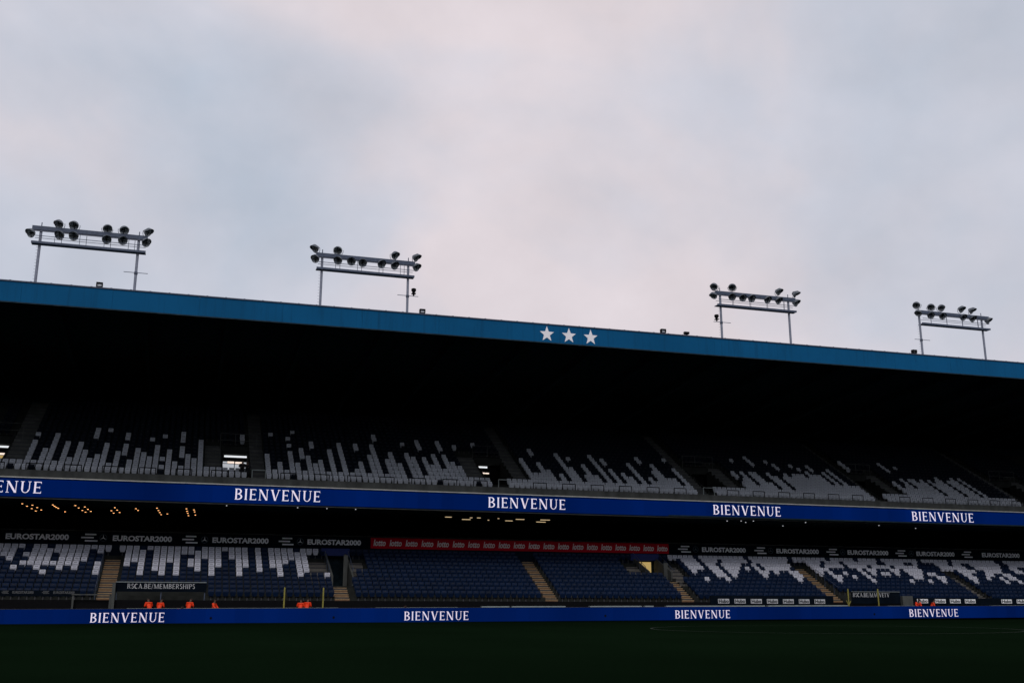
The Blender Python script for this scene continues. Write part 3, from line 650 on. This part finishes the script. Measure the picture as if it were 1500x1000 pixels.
# advertising banners on the parapet behind the lower tier
def logo(x0, x1, zc, y, parent, m=M_txt):
    mb = MB('l'); h = .055; wd = x1 - x0
    for dx0, dx1, dz in ((.22, .90, .24), (0, .76, 0), (.24, 1.0, -.24)):
        mb.box(x0 + dx0 * wd, x0 + dx1 * wd, y - .012, y, zc + dz - h, zc + dz + h, m)
    mb.build('three_bar_logo', parent)
def ringstar(xc, zc, y, parent):
    mb = MB('l'); r_ = .27; n = 20
    for i in range(n):
        a, b = 2 * math.pi * i / n, 2 * math.pi * (i + 1) / n
        mb.poly([(xc + q * math.cos(t), y, zc + q * math.sin(t)) for q, t in ((r_ - .03, a), (r_, a), (r_, b), (r_ - .03, b))], M_dim)
    for a in (90, 210, 330):
        ca, sa = math.cos(R(a)), math.sin(R(a))
        mb.poly([(xc - .035 * sa, y - .003, zc + .035 * ca), (xc + .035 * sa, y - .003, zc - .035 * ca), (xc + .24 * ca, y - .003, zc + .24 * sa)], M_txt if xc < 10 else M_dim)
    mb.build('ring_star_emblem', parent)
def banner(x0, x1, m, label):
    b = empty('advertising_banner', T('l', (x0 + x1) / 2, 86.8, 5.68), label, 'banner')
    mb = MB('l'); mb.box(x0, x1, 86.80, 86.855, 5.66, 6.52, m); mb.build('cloth', b)
    mb = MB('l'); mb.box(x0, x1, 86.76, 86.88, 6.585, 6.63, M_conc2); mb.build('top_rail', b)
    return b
bl = banner(XL, 14.86, M_ban, 'dark banner reading EUROSTAR2000 left of the red banner')
br = banner(41.75, XR, M_ban, 'dark banner reading EUROSTAR2000 right of the red banner')
bm = banner(14.88, 41.73, M_red, 'long red banner with repeated pale lotto lettering above the blue seats')
Yb = 86.79
words = [(-12.6, -8.2), (-5.07, -.73), (2.31, 6.65), (9.72, 14.07), (45.03, 49.47), (52.65, 57.15), (60.27, 64.8), (67.98, 72.4), (75.65, 80.2)]
for i, (a, b) in enumerate(words):
    font_word('EUROSTAR2000', a, b, Yb, 5.87, 6.30, M_txt, 'l', bl if a < 14 else br, bold=.042)
for a, b in ((-14.9, -13.7), (-7.34, -6.15), (.03, 1.2), (7.44, 8.62), (42.65, 43.9), (50.35, 51.6), (57.98, 59.25), (65.6, 66.85), (73.25, 74.5)):
    logo(a, b, 6.09, Yb, bl if a < 14 else br)
for a in (-5.75, 1.72, 9.15, 44.4, 52.05, 59.75, 67.4): ringstar(a, 6.09, Yb, bl if a < 14 else br)
for i in range(20):
    x0 = 15.10 + i * 1.342
    font_word('lotto', x0, x0 + 1.02, Yb, 5.86, 6.38, M_pink, 'l', bm, bold=.03, shear=.2)

# panels on the front wall of the lower tier
nb = empty('name_board', T('l', 46.6, 77.9, 1.2), 'dark blue board with seven white Hubo plates below the right lower block', 'signboard')
mb = MB('l'); mb.box(40.95, 52.35, 77.86, 77.94, 1.22, 1.95, M_ban); mb.build('board', nb)
def plate(x0, x1, parent, z0=1.34, z1=1.70, m=M_txt2):
    mb = MB('l'); mb.box(x0, x1, 77.83, 77.855, z0, z1, m); o = mb.build('white_plate', parent)
    font_word('Hubo', x0 + .06, x1 - .06, 77.82, z0 + .04, z1 - .03, M_ban, 'l', o, bold=.03)
for i in range(7): plate(41.62 + i * 1.483, 42.62 + i * 1.483, nb)
nb2 = empty('name_board', T('l', 66, 77.9, 1.2), 'dark board with white Hubo plates at the far right of the pitch edge', 'signboard')
mb = MB('l'); mb.box(59.3, 73.5, 77.86, 77.94, 1.24, 1.85, M_ban); mb.build('board', nb2)
for a in (60.6, 62.42, 63.97, 65.53, 69.4, 71.05): plate(a, a + 1.1, nb2, 1.42, 1.76, M_txt)
mbn = empty('sign_panel', T('l', -1.1, 77.9, 1.9), 'dark blue panel reading RSCA.BE/MEMBERSHIPS in front of the left lower block', 'signboard')
mb = MB('l'); mb.box(-4.1, 1.88, 77.90, 77.98, 2.0, 2.62, M_ban); mb.build('panel', mbn)
mb = MB('l'); mb.box(-4.1, 1.88, 77.88, 77.99, 2.622, 2.66, M_pale); mb.build('top_rail', mbn)
for q in (-4.0, -1.1, 1.8):
    mb = MB('l'); mb.box(q - .03, q + .03, 77.99, 78.04, 1.4, 2.6, M_steeld); mb.build('support_post', mbn)
serif_word('RSCA.BE/MEMBERSHIPS', -3.33, 1.12, 77.89, 2.21, 2.53, M_txt2, 'l', mbn, 'lettering', gap=.12, per_letter=False)
mv = empty('sign_panel', T('l', 56.2, 77.9, 1.3), 'dark blue panel reading RSCA.BE/MAUVETV between the right yellow posts', 'signboard')
mb = MB('l'); mb.box(54.2, 58.95, 77.90, 77.98, 1.35, 2.32, M_ban); mb.build('panel', mv)
mb = MB('l'); mb.box(54.2, 58.95, 77.88, 77.99, 2.322, 2.35, M_pale); mb.build('top_rail', mv)
serif_word('RSCA.BE/MAUVETV', 54.3, 57.9, 77.89, 1.90, 2.24, M_txt2, 'l', mv, 'lettering', gap=.11, per_letter=False)
sb = empty('sign_panel', T('l', -9, 77.9, 1.3), 'small black strip reading EUROSTAR2000 low on the far left front wall', 'signboard')
mb = MB('l'); mb.box(-16, -6.3, 77.90, 77.94, 1.66, 2.05, M_ban); mb.build('panel', sb)
for a, b in ((-10.5, -9.2), (-7.98, -6.66)): font_word('EUROSTAR2000', a, b, 77.89, 1.83, 2.00, M_txt3, 'l', sb, bold=.03)
for a in (-11.16, -8.68):
    mb = MB('l')
    for dx, dz in ((.05, .07), (0, 0), (.06, -.07)): mb.box(a + dx, a + dx + .38, 77.885, 77.9, 1.92 + dz - .018, 1.92 + dz + .018, M_txt3)
    mb.build('three_bar_logo', sb)

# pale coping strips just above the LED board
cp = [(13.7, 19.8), (21.6, 23.75), (23.95, 28.2), (30.2, 34.5), (34.75, 35.5), (36.6, 45.3), (45.6, 53.1), (57, 59.6), (-3.2, 11.0), (67.5, 78)]
for i, (a, b) in enumerate(cp):
    mb = MB('b'); thin = i in (0, 7, 8, 9)
    mb.box(a, b, 76.9, 77.2, .40, 1.03, M_black); mb.box(a, b, 76.88, 77.22, 1.03, 1.045 if thin else 1.11, M_pale)
    o = recentre(mb.build('low_wall')); o.location.z = 0 if False else o.location.z
    tag(o, ['long thin grey-topped wall left of the bright low walls', 'short pale-topped low wall left of the centre stairs foot', 'pale-topped low wall at the foot of the centre stairs', 'pale-topped low wall right of the centre stairs',
            'very short pale-topped wall stub right of centre', 'grey-topped low wall under the left white name plates', 'grey-topped low wall under the right white name plates', 'grey-topped low wall right of the second yellow post pair',
            'thin grey-topped low wall behind the orange-clad workers', 'grey-topped low wall at the far right of the board'][i], 'low wall')
    mb = MB('b'); mb.box(a, b, 76.95, 77.15, 0, .40, M_black); mb.build('footing', o)

# yellow posts
for x, lb_ in ((7.16, 'left yellow post of the pair below the left lower block'), (9.87, 'right yellow post of the pair left of the dark stairway'),
               (53.1, 'left yellow post of the pair beside the right-hand sign panel'), (56.0, 'right yellow post in front of the right-hand sign panel')):
    mb = MB('0'); mb.tube((x, 76.6, 0), (x, 76.6, 2.36 if x < 20 else 2.46), .055, M_yel, 10); mb.box(x - .12, x + .12, 76.5, 76.7, 0, .05, M_steeld)
    mb.tube((x, 76.6, 2.36 if x < 20 else 2.46), (x, 76.6, 2.39 if x < 20 else 2.49), .035, M_yel, 8)
    o = recentre(mb.build('yellow_post')); tag(o, lb_, 'post')
    if x == 53.1:
        m2 = MB('0'); m2.tube((x - .2, 76.62, 1.55), (x, 76.62, 1.1), .03, M_yel, 6); m2.tube((x + .2, 76.62, 1.5), (x, 76.62, 1.1), .03, M_yel, 6); m2.build('brace', o)

# handrails on stairs
def handrail(x, r0, r1, label):
    mb = MB('l'); Y0, Z0 = lowrow(r0); Y1, Z1 = lowrow(r1)
    mb.tube((x, Y0, Z0 + .15), (x, Y1, Z1 + .15), .022, M_steeld, 6)
    o = recentre(mb.build('handrail')); tag(o, label, 'handrail')
    for r in range(r0, r1 + 1, 2):
        Y, Z = lowrow(r); m2 = MB('l'); m2.tube((x, Y, Z - .9), (x, Y, Z + .15), .02, M_steeld, 6); m2.build('rail_post', o)
handrail(-5.5, 2, 10, 'dark handrail left of the far-left tan stairs')
handrail(12.9, 1, 6, 'dark handrail right of the unlit lower opening'); handrail(11.05, 1, 6, 'dark handrail left of the unlit lower opening')
handrail(38.1, 0, 4, 'dark handrail left of the warm lit opening'); handrail(40.45, 0, 5, 'dark handrail right of the warm lit opening')
handrail(54.75, 4, 9, 'dark handrail beside the right tan stairs')
# frame at the foot of the far-left stairs
mb = MB('l')
for q in (-6.7, -4.35): mb.box(q - .06, q + .06, 77.6, 77.7, 0, 1.75, M_conc2)
mb.box(-6.8, -4.3, 77.55, 77.75, 1.75, 1.82, M_conc2)
tag(recentre(mb.build('portal')), 'dull grey portal frame at the foot of the far-left tan stairs', 'frame')
mb = MB('l'); mb.box(-4.28, -4.08, 77.6, 77.9, 0, 2.55, M_conc2); tag(recentre(mb.build('grey_pillar')), 'narrow grey pillar left of the membership sign panel', 'pillar')
mb = MB('l'); mb.box(58.98, 60.0, 77.6, 77.9, 0.9, 2.0, M_conc2); tag(recentre(mb.build('grey_block')), 'dark grey block right of the right-hand sign panel', 'wall block')

# ------------------------------------------------------------------ lights under the upper tier
D1 = [(-11.43, 84.67), (-11.35, 86.68), (-10.85, 85.63), (-11.27, 88.78), (-10.76, 87.69), (-11.24, 91.0), (-10.71, 89.86), (-9.36, 84.87), (-9.36, 86.04), (-9.33, 86.93), (-9.28, 87.83), (-9.08, 90.98), (-7.81, 84.96), (-7.74, 87.03), (-7.65, 89.21), (-7.54, 90.82), (-7.22, 85.95), (-7.16, 88.09), (-7.08, 90.0), (-5.48, 88.84), (-5.43, 91.16), (-5.07, 85.87), (-5.01, 88.04), (-4.94, 90.33), (-3.56, 86.32), (-3.46, 87.87), (-1.99, 85.19), (-1.92, 87.38), (-1.85, 89.34), (-1.77, 91.39), (-1.28, 90.53), (.17, 85.12), (.24, 87.34), (.31, 89.33), (.39, 91.77), (.74, 85.89), (.82, 87.82), (.92, 90.88)]
D1.sort(key=lambda p: seen('l', p[0], p[1], 8.38)[0])
for i, (x, y) in enumerate(D1):
    mb = MB('0'); mb.lathe([(0.0, -.07), (.06, -.07), (.06, 0)], M_warm, 8)
    # lathe runs round y; stand it up so that it hangs from the ceiling
    mb.v = [(a, c, b) for a, b, c in mb.v]
    o = mb.build('ceiling_spotlight'); o.location = T('l', x, y, 8.38); 
    tag(o, '%s warm ceiling spotlight from the left in the dark gap under the LED band' % ordi(i + 1), 'spotlight', 'warm spotlights under the left of the LED band')
    m2 = MB('0'); m2.lathe([(.07, -.05), (.07, 0.015)], M_black, 8); m2.v = [(a, c, b) for a, b, c in m2.v]; q = m2.build('rim'); q.parent = o
D2 = [(21.29, 86.3, .55), (23.38, 88.3, .75), (23.3, 86.4, .22), (23.95, 86.3, .3), (25.4, 88.4, .12), (25.72, 86.4, .12), (27.3, 88.5, .65), (27.75, 86.7, .75), (30.0, 86.6, .85), (30.4, 88.9, .85)]
D2l = ['leftmost', 'second', 'third', 'fourth', 'fifth, tiny', 'sixth, tiny', 'seventh', 'eighth', 'upper of the right pair', 'lower of the right pair']
for (x, y, wd), l_ in zip(D2, D2l):
    mb = MB('l'); mb.box(x - wd / 2, x + wd / 2, y, y + .1, 8.31, 8.36, M_warm2); o = recentre(mb.build('ceiling_lamp'))
    tag(o, 'pale warm bar lamp under the middle of the LED band, %s' % l_, 'lamp', 'bar lamps under the middle of the LED band')
    m2 = MB('l'); m2.box(x - wd / 2 - .02, x + wd / 2 + .02, y - .01, y + .12, 8.362, 8.40, M_black); m2.build('casing', o)
for i, (x, y) in enumerate(sorted(((44.99, 81.8), (46.12, 81.4), (47.3, 82.7), (47.14, 81.1), (52.6, 85.3), (52.3, 81.1), (8.2, 80.8), (10.4, 80.8), (12.6, 80.8), (3.0, 80.8), (60.5, 82), (66.0, 84)))):
    mb = MB('l'); mb.box(x - .04, x + .04, y, y + .06, 8.24, 8.30, M_cool); o = recentre(mb.build('tiny_lamp'))
    tag(o, '%s tiny white point lamp from the left just under the LED band' % ordi(i + 1), 'lamp', 'tiny white lamps under the LED band')

# ------------------------------------------------------------------ floodlight gantries on the roof
fh = MB(); fh.lathe([(.0, .34), (.13, .33), (.20, .22), (.29, .08), (.335, 0.0), (.335, -.03), (.31, -.03)], M_house, 18)
FL_h = fh.mesh('floodlight', smooth=True)
fg = MB(); fg.lathe([(.0, .30), (.12, .28), (.19, .19), (.27, .06), (.312, -.02)], M_mirror, 18); fg.lathe([(.0, .02), (.05, .04), (.05, .28)], M_house, 8); FL_g = fg.mesh('reflector', smooth=True)
fc = MB(); fc.box(-.30, .30, -.05, -.03, -.02, .02, M_black); fc.box(-.02, .02, -.055, -.032, -.30, .30, M_black); FL_c = fc.mesh('lens_guard')
fv = MB(); pts = []; n = 12
for i in range(n + 1):
    a = R(-5 + 190 * i / n); d = .30 * math.sin(max(0, math.pi * i / n)) ** .8
    pts += [(.345 * math.cos(a), 0, .345 * math.sin(a)), (.33 * math.cos(a), -.03 - d, .33 * math.sin(a) + .0)]
fv.poly(pts, M_house, [(2 * i, 2 * i + 1, 2 * i + 3, 2 * i + 2) for i in range(n)])
pts2 = [(x * 1.02, y, z * 1.02) for x, y, z in pts]; fv.poly(pts2, M_house, [(2 * i + 2, 2 * i + 3, 2 * i + 1, 2 * i) for i in range(n)])
FL_v = fv.mesh('visor', smooth=True)
fb = MB(); pr = None
for i in range(9):
    a = math.pi * i / 8; p = (.40 * math.cos(a), .10, -.42 * math.sin(a))
    if pr: fb.tube(pr, p, .022, M_refl, 5)
    pr = p
FL_b = fb.mesh('bracket')
def gantry(xp, xb, lamps, arm, label, zt=28.05):
    g = empty('floodlight_gantry', T('r', xp[0], 78.2, 23.1), label, 'floodlight mast')
    for x in xp:
        mb = MB('r'); mb.tube((x, 78.2, 23.1), (x, 78.2, 27.75), .10, M_steel, 10); mb.build('mast', g)
        mb = MB('r'); mb.tube((x, 78.2, 27.75), (x, 78.2, zt + .05), .035, M_steeld, 6); mb.build('lightning_rod', g)
        mb = MB('r'); mb.box(x - .2, x + .2, 78.0, 78.4, 23.1, 23.17, M_steel); mb.build('base_plate', g)
        mb = MB('r')
        for k in range(12): mb.tube((x - .22, 78.28, 23.6 + k * .24), (x - .1, 78.28, 23.6 + k * .24), .012, M_steel, 4)
        if x == xp[0]: mb.build('climbing_pegs', g)
    mb = MB('r'); mb.box(xb[0], xb[1], 77.98, 78.18, 27.45, 27.76, M_steeld); mb.build('top_beam', g)
    mb = MB('r'); mb.box(xb[0] + .1, xb[1] - .1, 78.02, 78.12, 27.375, 27.42, M_steel); mb.build('cable_tray', g)
    mb = MB('r'); mb.box(xb[0] + .05, xb[1] - .05, 77.9, 78.45, 26.42, 26.47, M_steeld); mb.box(xb[0] + .05, xb[1] - .05, 77.86, 77.9, 26.40, 26.56, M_steeld); mb.build('walkway', g)
    mb = MB('r'); mb.tube((xb[0] + .2, 77.9, 26.98), (xb[1] - .1, 77.9, 26.98), .022, M_steeld, 6); mb.tube((xb[0] + .2, 78.4, 26.97), (xb[1] - .1, 78.4, 26.97), .018, M_steeld, 6); mb.build('handrail', g)
    nq = 4
    for k in range(nq):
        q = xp[0] + (xp[1] - xp[0]) * (k + .6) / nq
        for yy in (77.9, 78.4):
            mb = MB('r'); mb.tube((q + (yy - 77.9) * .8, yy, 26.44), (q + (yy - 77.9) * .8, yy, 27.45), .02, M_steeld, 5); mb.build('rail_post', g)
    ax, az = arm
    if ax is not None:
        mb = MB('r'); mb.tube((ax - .84, 78.05, az), (ax + .84, 78.05, az), .025, M_steel, 6); mb.tube((ax, 78.2, az - .1), (ax, 78.2, az + .1), .13, M_steeld, 8); mb.build('side_arm', g)
    x0, x1 = xb
    for lx, lz in lamps:
        up = lz > 27.6
        t = (lx - (x0 + x1) / 2) / ((x1 - x0) / 2)
        yaw = t * (48 if up else 34)
        tilt = -28 if up else -20
        if abs(t) > 1.04 and not up: yaw = 62 * (1 if t > 0 else -1); tilt = -38
        o = bpy.data.objects.new('floodlight', FL_h); C.objects.link(o); o.parent = g
        o.location = Vector(T('r', lx, 77.95, lz)) - Vector(g.location); o.scale = (ROOF,) * 3
        o.rotation_euler = (R(-tilt + random.uniform(-4, 4)), 0, R(yaw + random.uniform(-5, 5)))
        for me in (FL_g, FL_c, FL_v, FL_b):
            if me is FL_b and not up: continue
            c = bpy.data.objects.new(me.name, me); C.objects.link(c); c.parent = o
    return g
gantry((-11.36, -4.66), (-11.95, -4.05), [(-10.19, 28.01), (-9.17, 28.02), (-6.88, 28.0), (-5.74, 28.02), (-4.06, 28.04), (-10.06, 27.16), (-9.12, 27.2), (-6.87, 27.18), (-5.76, 27.21), (-4.14, 27.22), (-11.98, 27.13)], (-4.66, 24.87), 'floodlight gantry furthest left on the roof, missing its upper left lamp')
gantry((8.87, 15.69), (8.38, 16.2), [(8.26, 28.04), (10.03, 28.05), (14.54, 28.11), (16.28, 28.09), (8.32, 27.21), (10.07, 27.24), (11.11, 27.26), (12.0, 27.23), (13.49, 27.27), (14.53, 27.25), (16.3, 27.28)], (15.69, 24.9), 'floodlight gantry second from left with black horn on its right mast')
gantry((43.42, 50.2), (42.9, 50.85), [(42.75, 28.08), (44.52, 28.18), (49.15, 28.19), (50.88, 28.12), (42.67, 27.27), (44.47, 27.3), (45.51, 27.3), (46.39, 27.31), (47.96, 27.32), (49.06, 27.36), (50.85, 27.29)], (43.42, 24.95), 'floodlight gantry third from left with black horn on its left mast')
gantry((64.04, 71.1), (64.0, 71.8), [(63.68, 28.19), (65.27, 28.13), (66.41, 28.16), (68.71, 28.22), (69.9, 28.18), (63.8, 27.44), (65.17, 27.32), (66.47, 27.36), (68.79, 27.42), (69.87, 27.37), (71.67, 27.31)], (64.04, 24.93), 'floodlight gantry furthest right on the roof, missing its upper right lamp')
# horn loudspeakers on side arms
for x, z, l_ in ((16.15, 25.0, 'black horn loudspeaker on the second gantry, right mast arm'), (42.9, 25.06, 'black horn loudspeaker on the third gantry, left mast arm')):
    b_ = MB('r'); b_.box(x - .16, x + .16, 77.9, 78.2, z + .08, z + .14, M_black)
    o = recentre(b_.build('horn_speaker')); tag(o, l_, 'loudspeaker')
    m2 = MB('r'); m2.tube((x, 78.05, z - .05), (x, 78.05, z + .22), .07, M_black, 8); m2.build('stem', o)
    m2 = MB('r')
    nn = 10; pts = []
    for rr_, zz_ in ((.10, z + .2), (.19, z + .34), (.20, z + .48), (.15, z + .53)):
        for i in range(nn): a = 2 * math.pi * i / nn; pts.append((x + rr_ * math.cos(a), 78.05 + rr_ * math.sin(a), zz_))
    m2.poly(pts, M_black, [(k * nn + i, k * nn + (i + 1) % nn, (k + 1) * nn + (i + 1) % nn, (k + 1) * nn + i) for k in range(3) for i in range(nn)] + [tuple(range(3 * nn, 4 * nn))])
    m2.build('horn', o)
# small square projectors on the roof edge
for i, (x, l_) in enumerate(((-6.97, 'small square black projector on the roof edge under the leftmost gantry'), (16.69, 'small square projector on the roof edge right of the second gantry'), (37.32, 'boxy projector with open lid on the roof edge right of the stars'),
               (39.47, 'small black projector on a stem near the third gantry'), (62.27, 'flat black projector on the roof edge beside the rightmost gantry'))):
    mb = MB('r'); zc = 23.24
    if i in (3,):
        mb.tube((x, 77.15, zc), (x, 77.15, zc + .12), .05, M_black, 6); mb.box(x - .22, x + .22, 77.0, 77.25, zc + .12, zc + .30, M_black)
        mb.box(x - .17, x + .17, 77.02, 77.23, zc + .08, zc + .12, M_black)
    else:
        mb.box(x - .22, x + .22, 77.05, 77.3, zc + .05, zc + .10, M_black); mb.box(x - .22, x - .15, 77.0, 77.3, zc + .1, zc + .36, M_black); mb.box(x + .15, x + .22, 77.0, 77.3, zc + .1, zc + .36, M_black)
        mb.box(x - .22, x + .22, 77.0, 77.3, zc + .30, zc + .38, M_black)
    o = recentre(mb.build('roof_projector')); tag(o, l_, 'projector')
    if i not in (3,):
        m2 = MB('r'); m2.box(x - .15, x + .15, 77.1, 77.14, zc + .10, zc + .30, M_refl if i != 4 else M_glass); m2.build('lens', o)

# ------------------------------------------------------------------ people
def skin_obj(chain, radii, name, m, sub=1):
    verts = list(chain['v']); me = bpy.data.meshes.new(name); me.from_pydata(verts, chain['e'], [])
    o = bpy.data.objects.new(name, me); C.objects.link(o)
    md = o.modifiers.new('s', 'SKIN'); md.use_smooth_shade = True
    for i, r_ in enumerate(radii): me.skin_vertices[0].data[i].radius = (r_[0], r_[1]) if isinstance(r_, tuple) else (r_, r_)
    me.skin_vertices[0].data[0].use_root = True
    sd = o.modifiers.new('d', 'SUBSURF'); sd.levels = sub; sd.render_levels = sub
    dg = bpy.context.evaluated_depsgraph_get(); nm = bpy.data.meshes.new_from_object(o.evaluated_get(dg))
    bpy.data.objects.remove(o); nm.materials.clear(); nm.materials.append(m)
    return nm
def person_meshes(bend=12, crouch=0.0, arms=0, jm=M_orange):
    """standing figure facing -y; bend leans the trunk forward, crouch lowers the hips"""
    hz = .92 - crouch; b = R(bend)
    def up(d, x=0, f=0): return (x, -math.sin(b) * d - f, hz + math.cos(b) * d)
    kz = .48 - crouch * .35; kf = crouch * .75 + .02
    V = [(0, 0, hz), up(.20), up(.42), up(.52), up(.60, 0, .02), up(.68, 0, .03), up(.80, 0, .03)]; E = [(0, 1), (1, 2), (2, 3), (3, 4), (4, 5), (5, 6)]
    Rr = [(.15, .12), (.135, .105), (.165, .11), (.10, .075), .058, (.078, .09), (.068, .078)]
    J = {'v': [(0, 0, hz - .05), up(.18), up(.40), up(.50)], 'e': [(0, 1), (1, 2), (2, 3)]}; JR = [(.19, .15), (.175, .14), (.20, .145), (.12, .10)]
    for s in (-1, 1):
        n0 = len(V); V += [(s * .10, 0, hz - .04), (s * .12, -kf, kz), (s * .12, .0 + crouch * .2, .09), (s * .13, -.14, .04)]
        E += [(0, n0), (n0, n0 + 1), (n0 + 1, n0 + 2), (n0 + 2, n0 + 3)]; Rr += [.095, .065, .045, .04]
        sh = up(.49, s * .19); el = up(.26, s * (.26 + .04 * arms), .12 + .1 * arms); wr = up(.14 + .12 * arms, s * .17, .32 + .04 * arms)
        hd = (wr[0] - s * .01, wr[1] - .09, wr[2] - .02)
        n1 = len(V); V += [sh, el, wr, hd]; E += [(3, n1), (n1, n1 + 1), (n1 + 1, n1 + 2), (n1 + 2, n1 + 3)]; Rr += [.06, .045, .03, (.042, .02)]
        for f_ in range(5):                               # fingers
            n2 = len(V); fx = (f_ - 1.5) * .022 if f_ < 4 else -s * .055; ln = (.07, .08, .075, .06, .04)[f_]
            V += [(hd[0] + fx, hd[1] - .03, hd[2]), (hd[0] + fx * 1.1, hd[1] - .03 - ln, hd[2] - .03)]
            E += [(n1 + 3, n2), (n2, n2 + 1)]; Rr += [.010, .008]
        m0 = len(J['v']); J['v'] += [sh, el, wr]; J['e'] += [(3, m0), (m0, m0 + 1), (m0 + 1, m0 + 2)]; JR += [.088, .07, .052]
    body = skin_obj({'v': V, 'e': E}, Rr, 'person', M_skin)
    jack = skin_obj(J, JR, 'jacket', jm)
    T_ = {'v': [(0, 0, hz - .03)], 'e': []}; TR = [(.165, .14)]
    for s in (-1, 1):
        n0 = len(T_['v']); T_['v'] += [(s * .10, 0, hz - .06), (s * .12, -kf, kz), (s * .12, crouch * .2, .12)]; T_['e'] += [(0, n0), (n0, n0 + 1), (n0 + 1, n0 + 2)]; TR += [.12, .09, .075]
    tr = skin_obj(T_, TR, 'trousers', M_dark)
    h0 = up(.70, 0, .01); h1 = up(.82, 0, .015)
    hair = skin_obj({'v': [h0, h1, (h1[0], h1[1] + .02, h1[2] + .02)], 'e': [(0, 1), (1, 2)]}, [(.082, .085), (.084, .09), (.05, .05)], 'hair', M_hair)
    # face: nose and ears and mouth line as one small mesh
    fm = MB(); c = up(.735, 0, .12)
    fm.poly([(c[0] - .012, c[1], c[2]), (c[0] + .012, c[1], c[2]), (c[0], c[1] - .025, c[2] - .005), (c[0], c[1], c[2] + .04)], M_skin, [(0, 1, 2), (0, 2, 3), (1, 3, 2)])
    for s in (-1, 1):
        fm.box(c[0] + s * .03 - .012, c[0] + s * .03 + .012, c[1] - .002, c[1] + .01, c[2] + .03, c[2] + .042, M_dark)
        fm.box(c[0] + s * .082 - .006, c[0] + s * .082 + .006, c[1] + .08, c[1] + .12, c[2] - .01, c[2] + .05, M_skin)
    fm.box(c[0] - .025, c[0] + .025, c[1] - .002, c[1] + .01, c[2] - .035, c[2] - .028, M_dark)
    return body, [jack, tr, hair, fm.mesh('face')]
P_lean = person_meshes(26, .04, 0); P_up = person_meshes(4, 0, 0); P_low = person_meshes(48, .30, 1); P_dark = person_meshes(20, .30, 1, M_dark)
def person(P, x, y, z, rz, label, s=1.0):
    o = bpy.data.objects.new('person', P[0]); C.objects.link(o); o.location = (x, y, z); o.rotation_euler.z = rz; o.scale = (s, s, s)
    tag(o, label, 'person')
    for me in P[1]:
        c = bpy.data.objects.new(me.name.split('.')[0], me); C.objects.link(c); c.parent = o
yw = 77.45
person(P_lean, -1.75, yw, 0, R(180 + 25), 'person in orange jacket bending, left of the two below the membership sign', 1.0)
person(P_lean, -1.18, yw + .1, 0, R(180 + -30), 'person in orange jacket bending, right of the two below the membership sign', .98)
person(P_low, .03, yw - .2, 0, R(40), 'crouching person in orange barely showing above the board', .93)
person(P_lean, .75, yw, 0, R(150), 'person in orange jacket bent double, third orange figure from left', 1.0)
person(P_up, 2.45, yw, 0, R(60), 'bare-headed person in orange standing right of the membership sign', .90)
person(P_lean, 8.38, yw, 0, R(180 + -15), 'person in orange jacket, left of the two between yellow posts', .97)
person(P_lean, 8.85, yw + .1, 0, R(160), 'person in orange jacket, right of the two between yellow posts', 1.0)
person(P_low, 15.75, yw - .1, 0, R(10), 'crouching person in orange below the left end of the red banner', .97)
person(P_lean, 60.4, yw, 0, R(0), 'person in orange jacket, left of the two at far right', 1.03)
person(P_lean, 61.75, yw - .1, 0, R(70), 'person in orange jacket, right of the two at far right', 1.0)
fz = 10.0
person(P_dark, 3.95, 81.33, fz + .468, R(10), 'left of two dark silhouetted people before the lit upper kiosk', .93)
person(P_dark, 4.38, 81.33, fz + .468, R(-15), 'right of two dark silhouetted people before the lit upper kiosk', .90)

# ------------------------------------------------------------------ the other sides of the ground, out of the frame
mb = MB()
mb.poly([(-45, -12, 0), (104, -12, 0), (104, -36, 14), (-45, -36, 14)], M_conc)
mb.box(-45, 104, -40, -5, 20.8, 21.2, M_under); mb.box(-45, 104, -5.2, -5, 19.6, 20.8, M_fascia); mb.box(-45, 104, -40, -39.6, 0, 20.8, M_conc)
mb.box(104, 104.4, -36, 96, 0, 17, M_conc); mb.box(-45.4, -45, -36, 96, 0, 17, M_conc)
tag(mb.build('surrounding_terraces'), kind='structure')
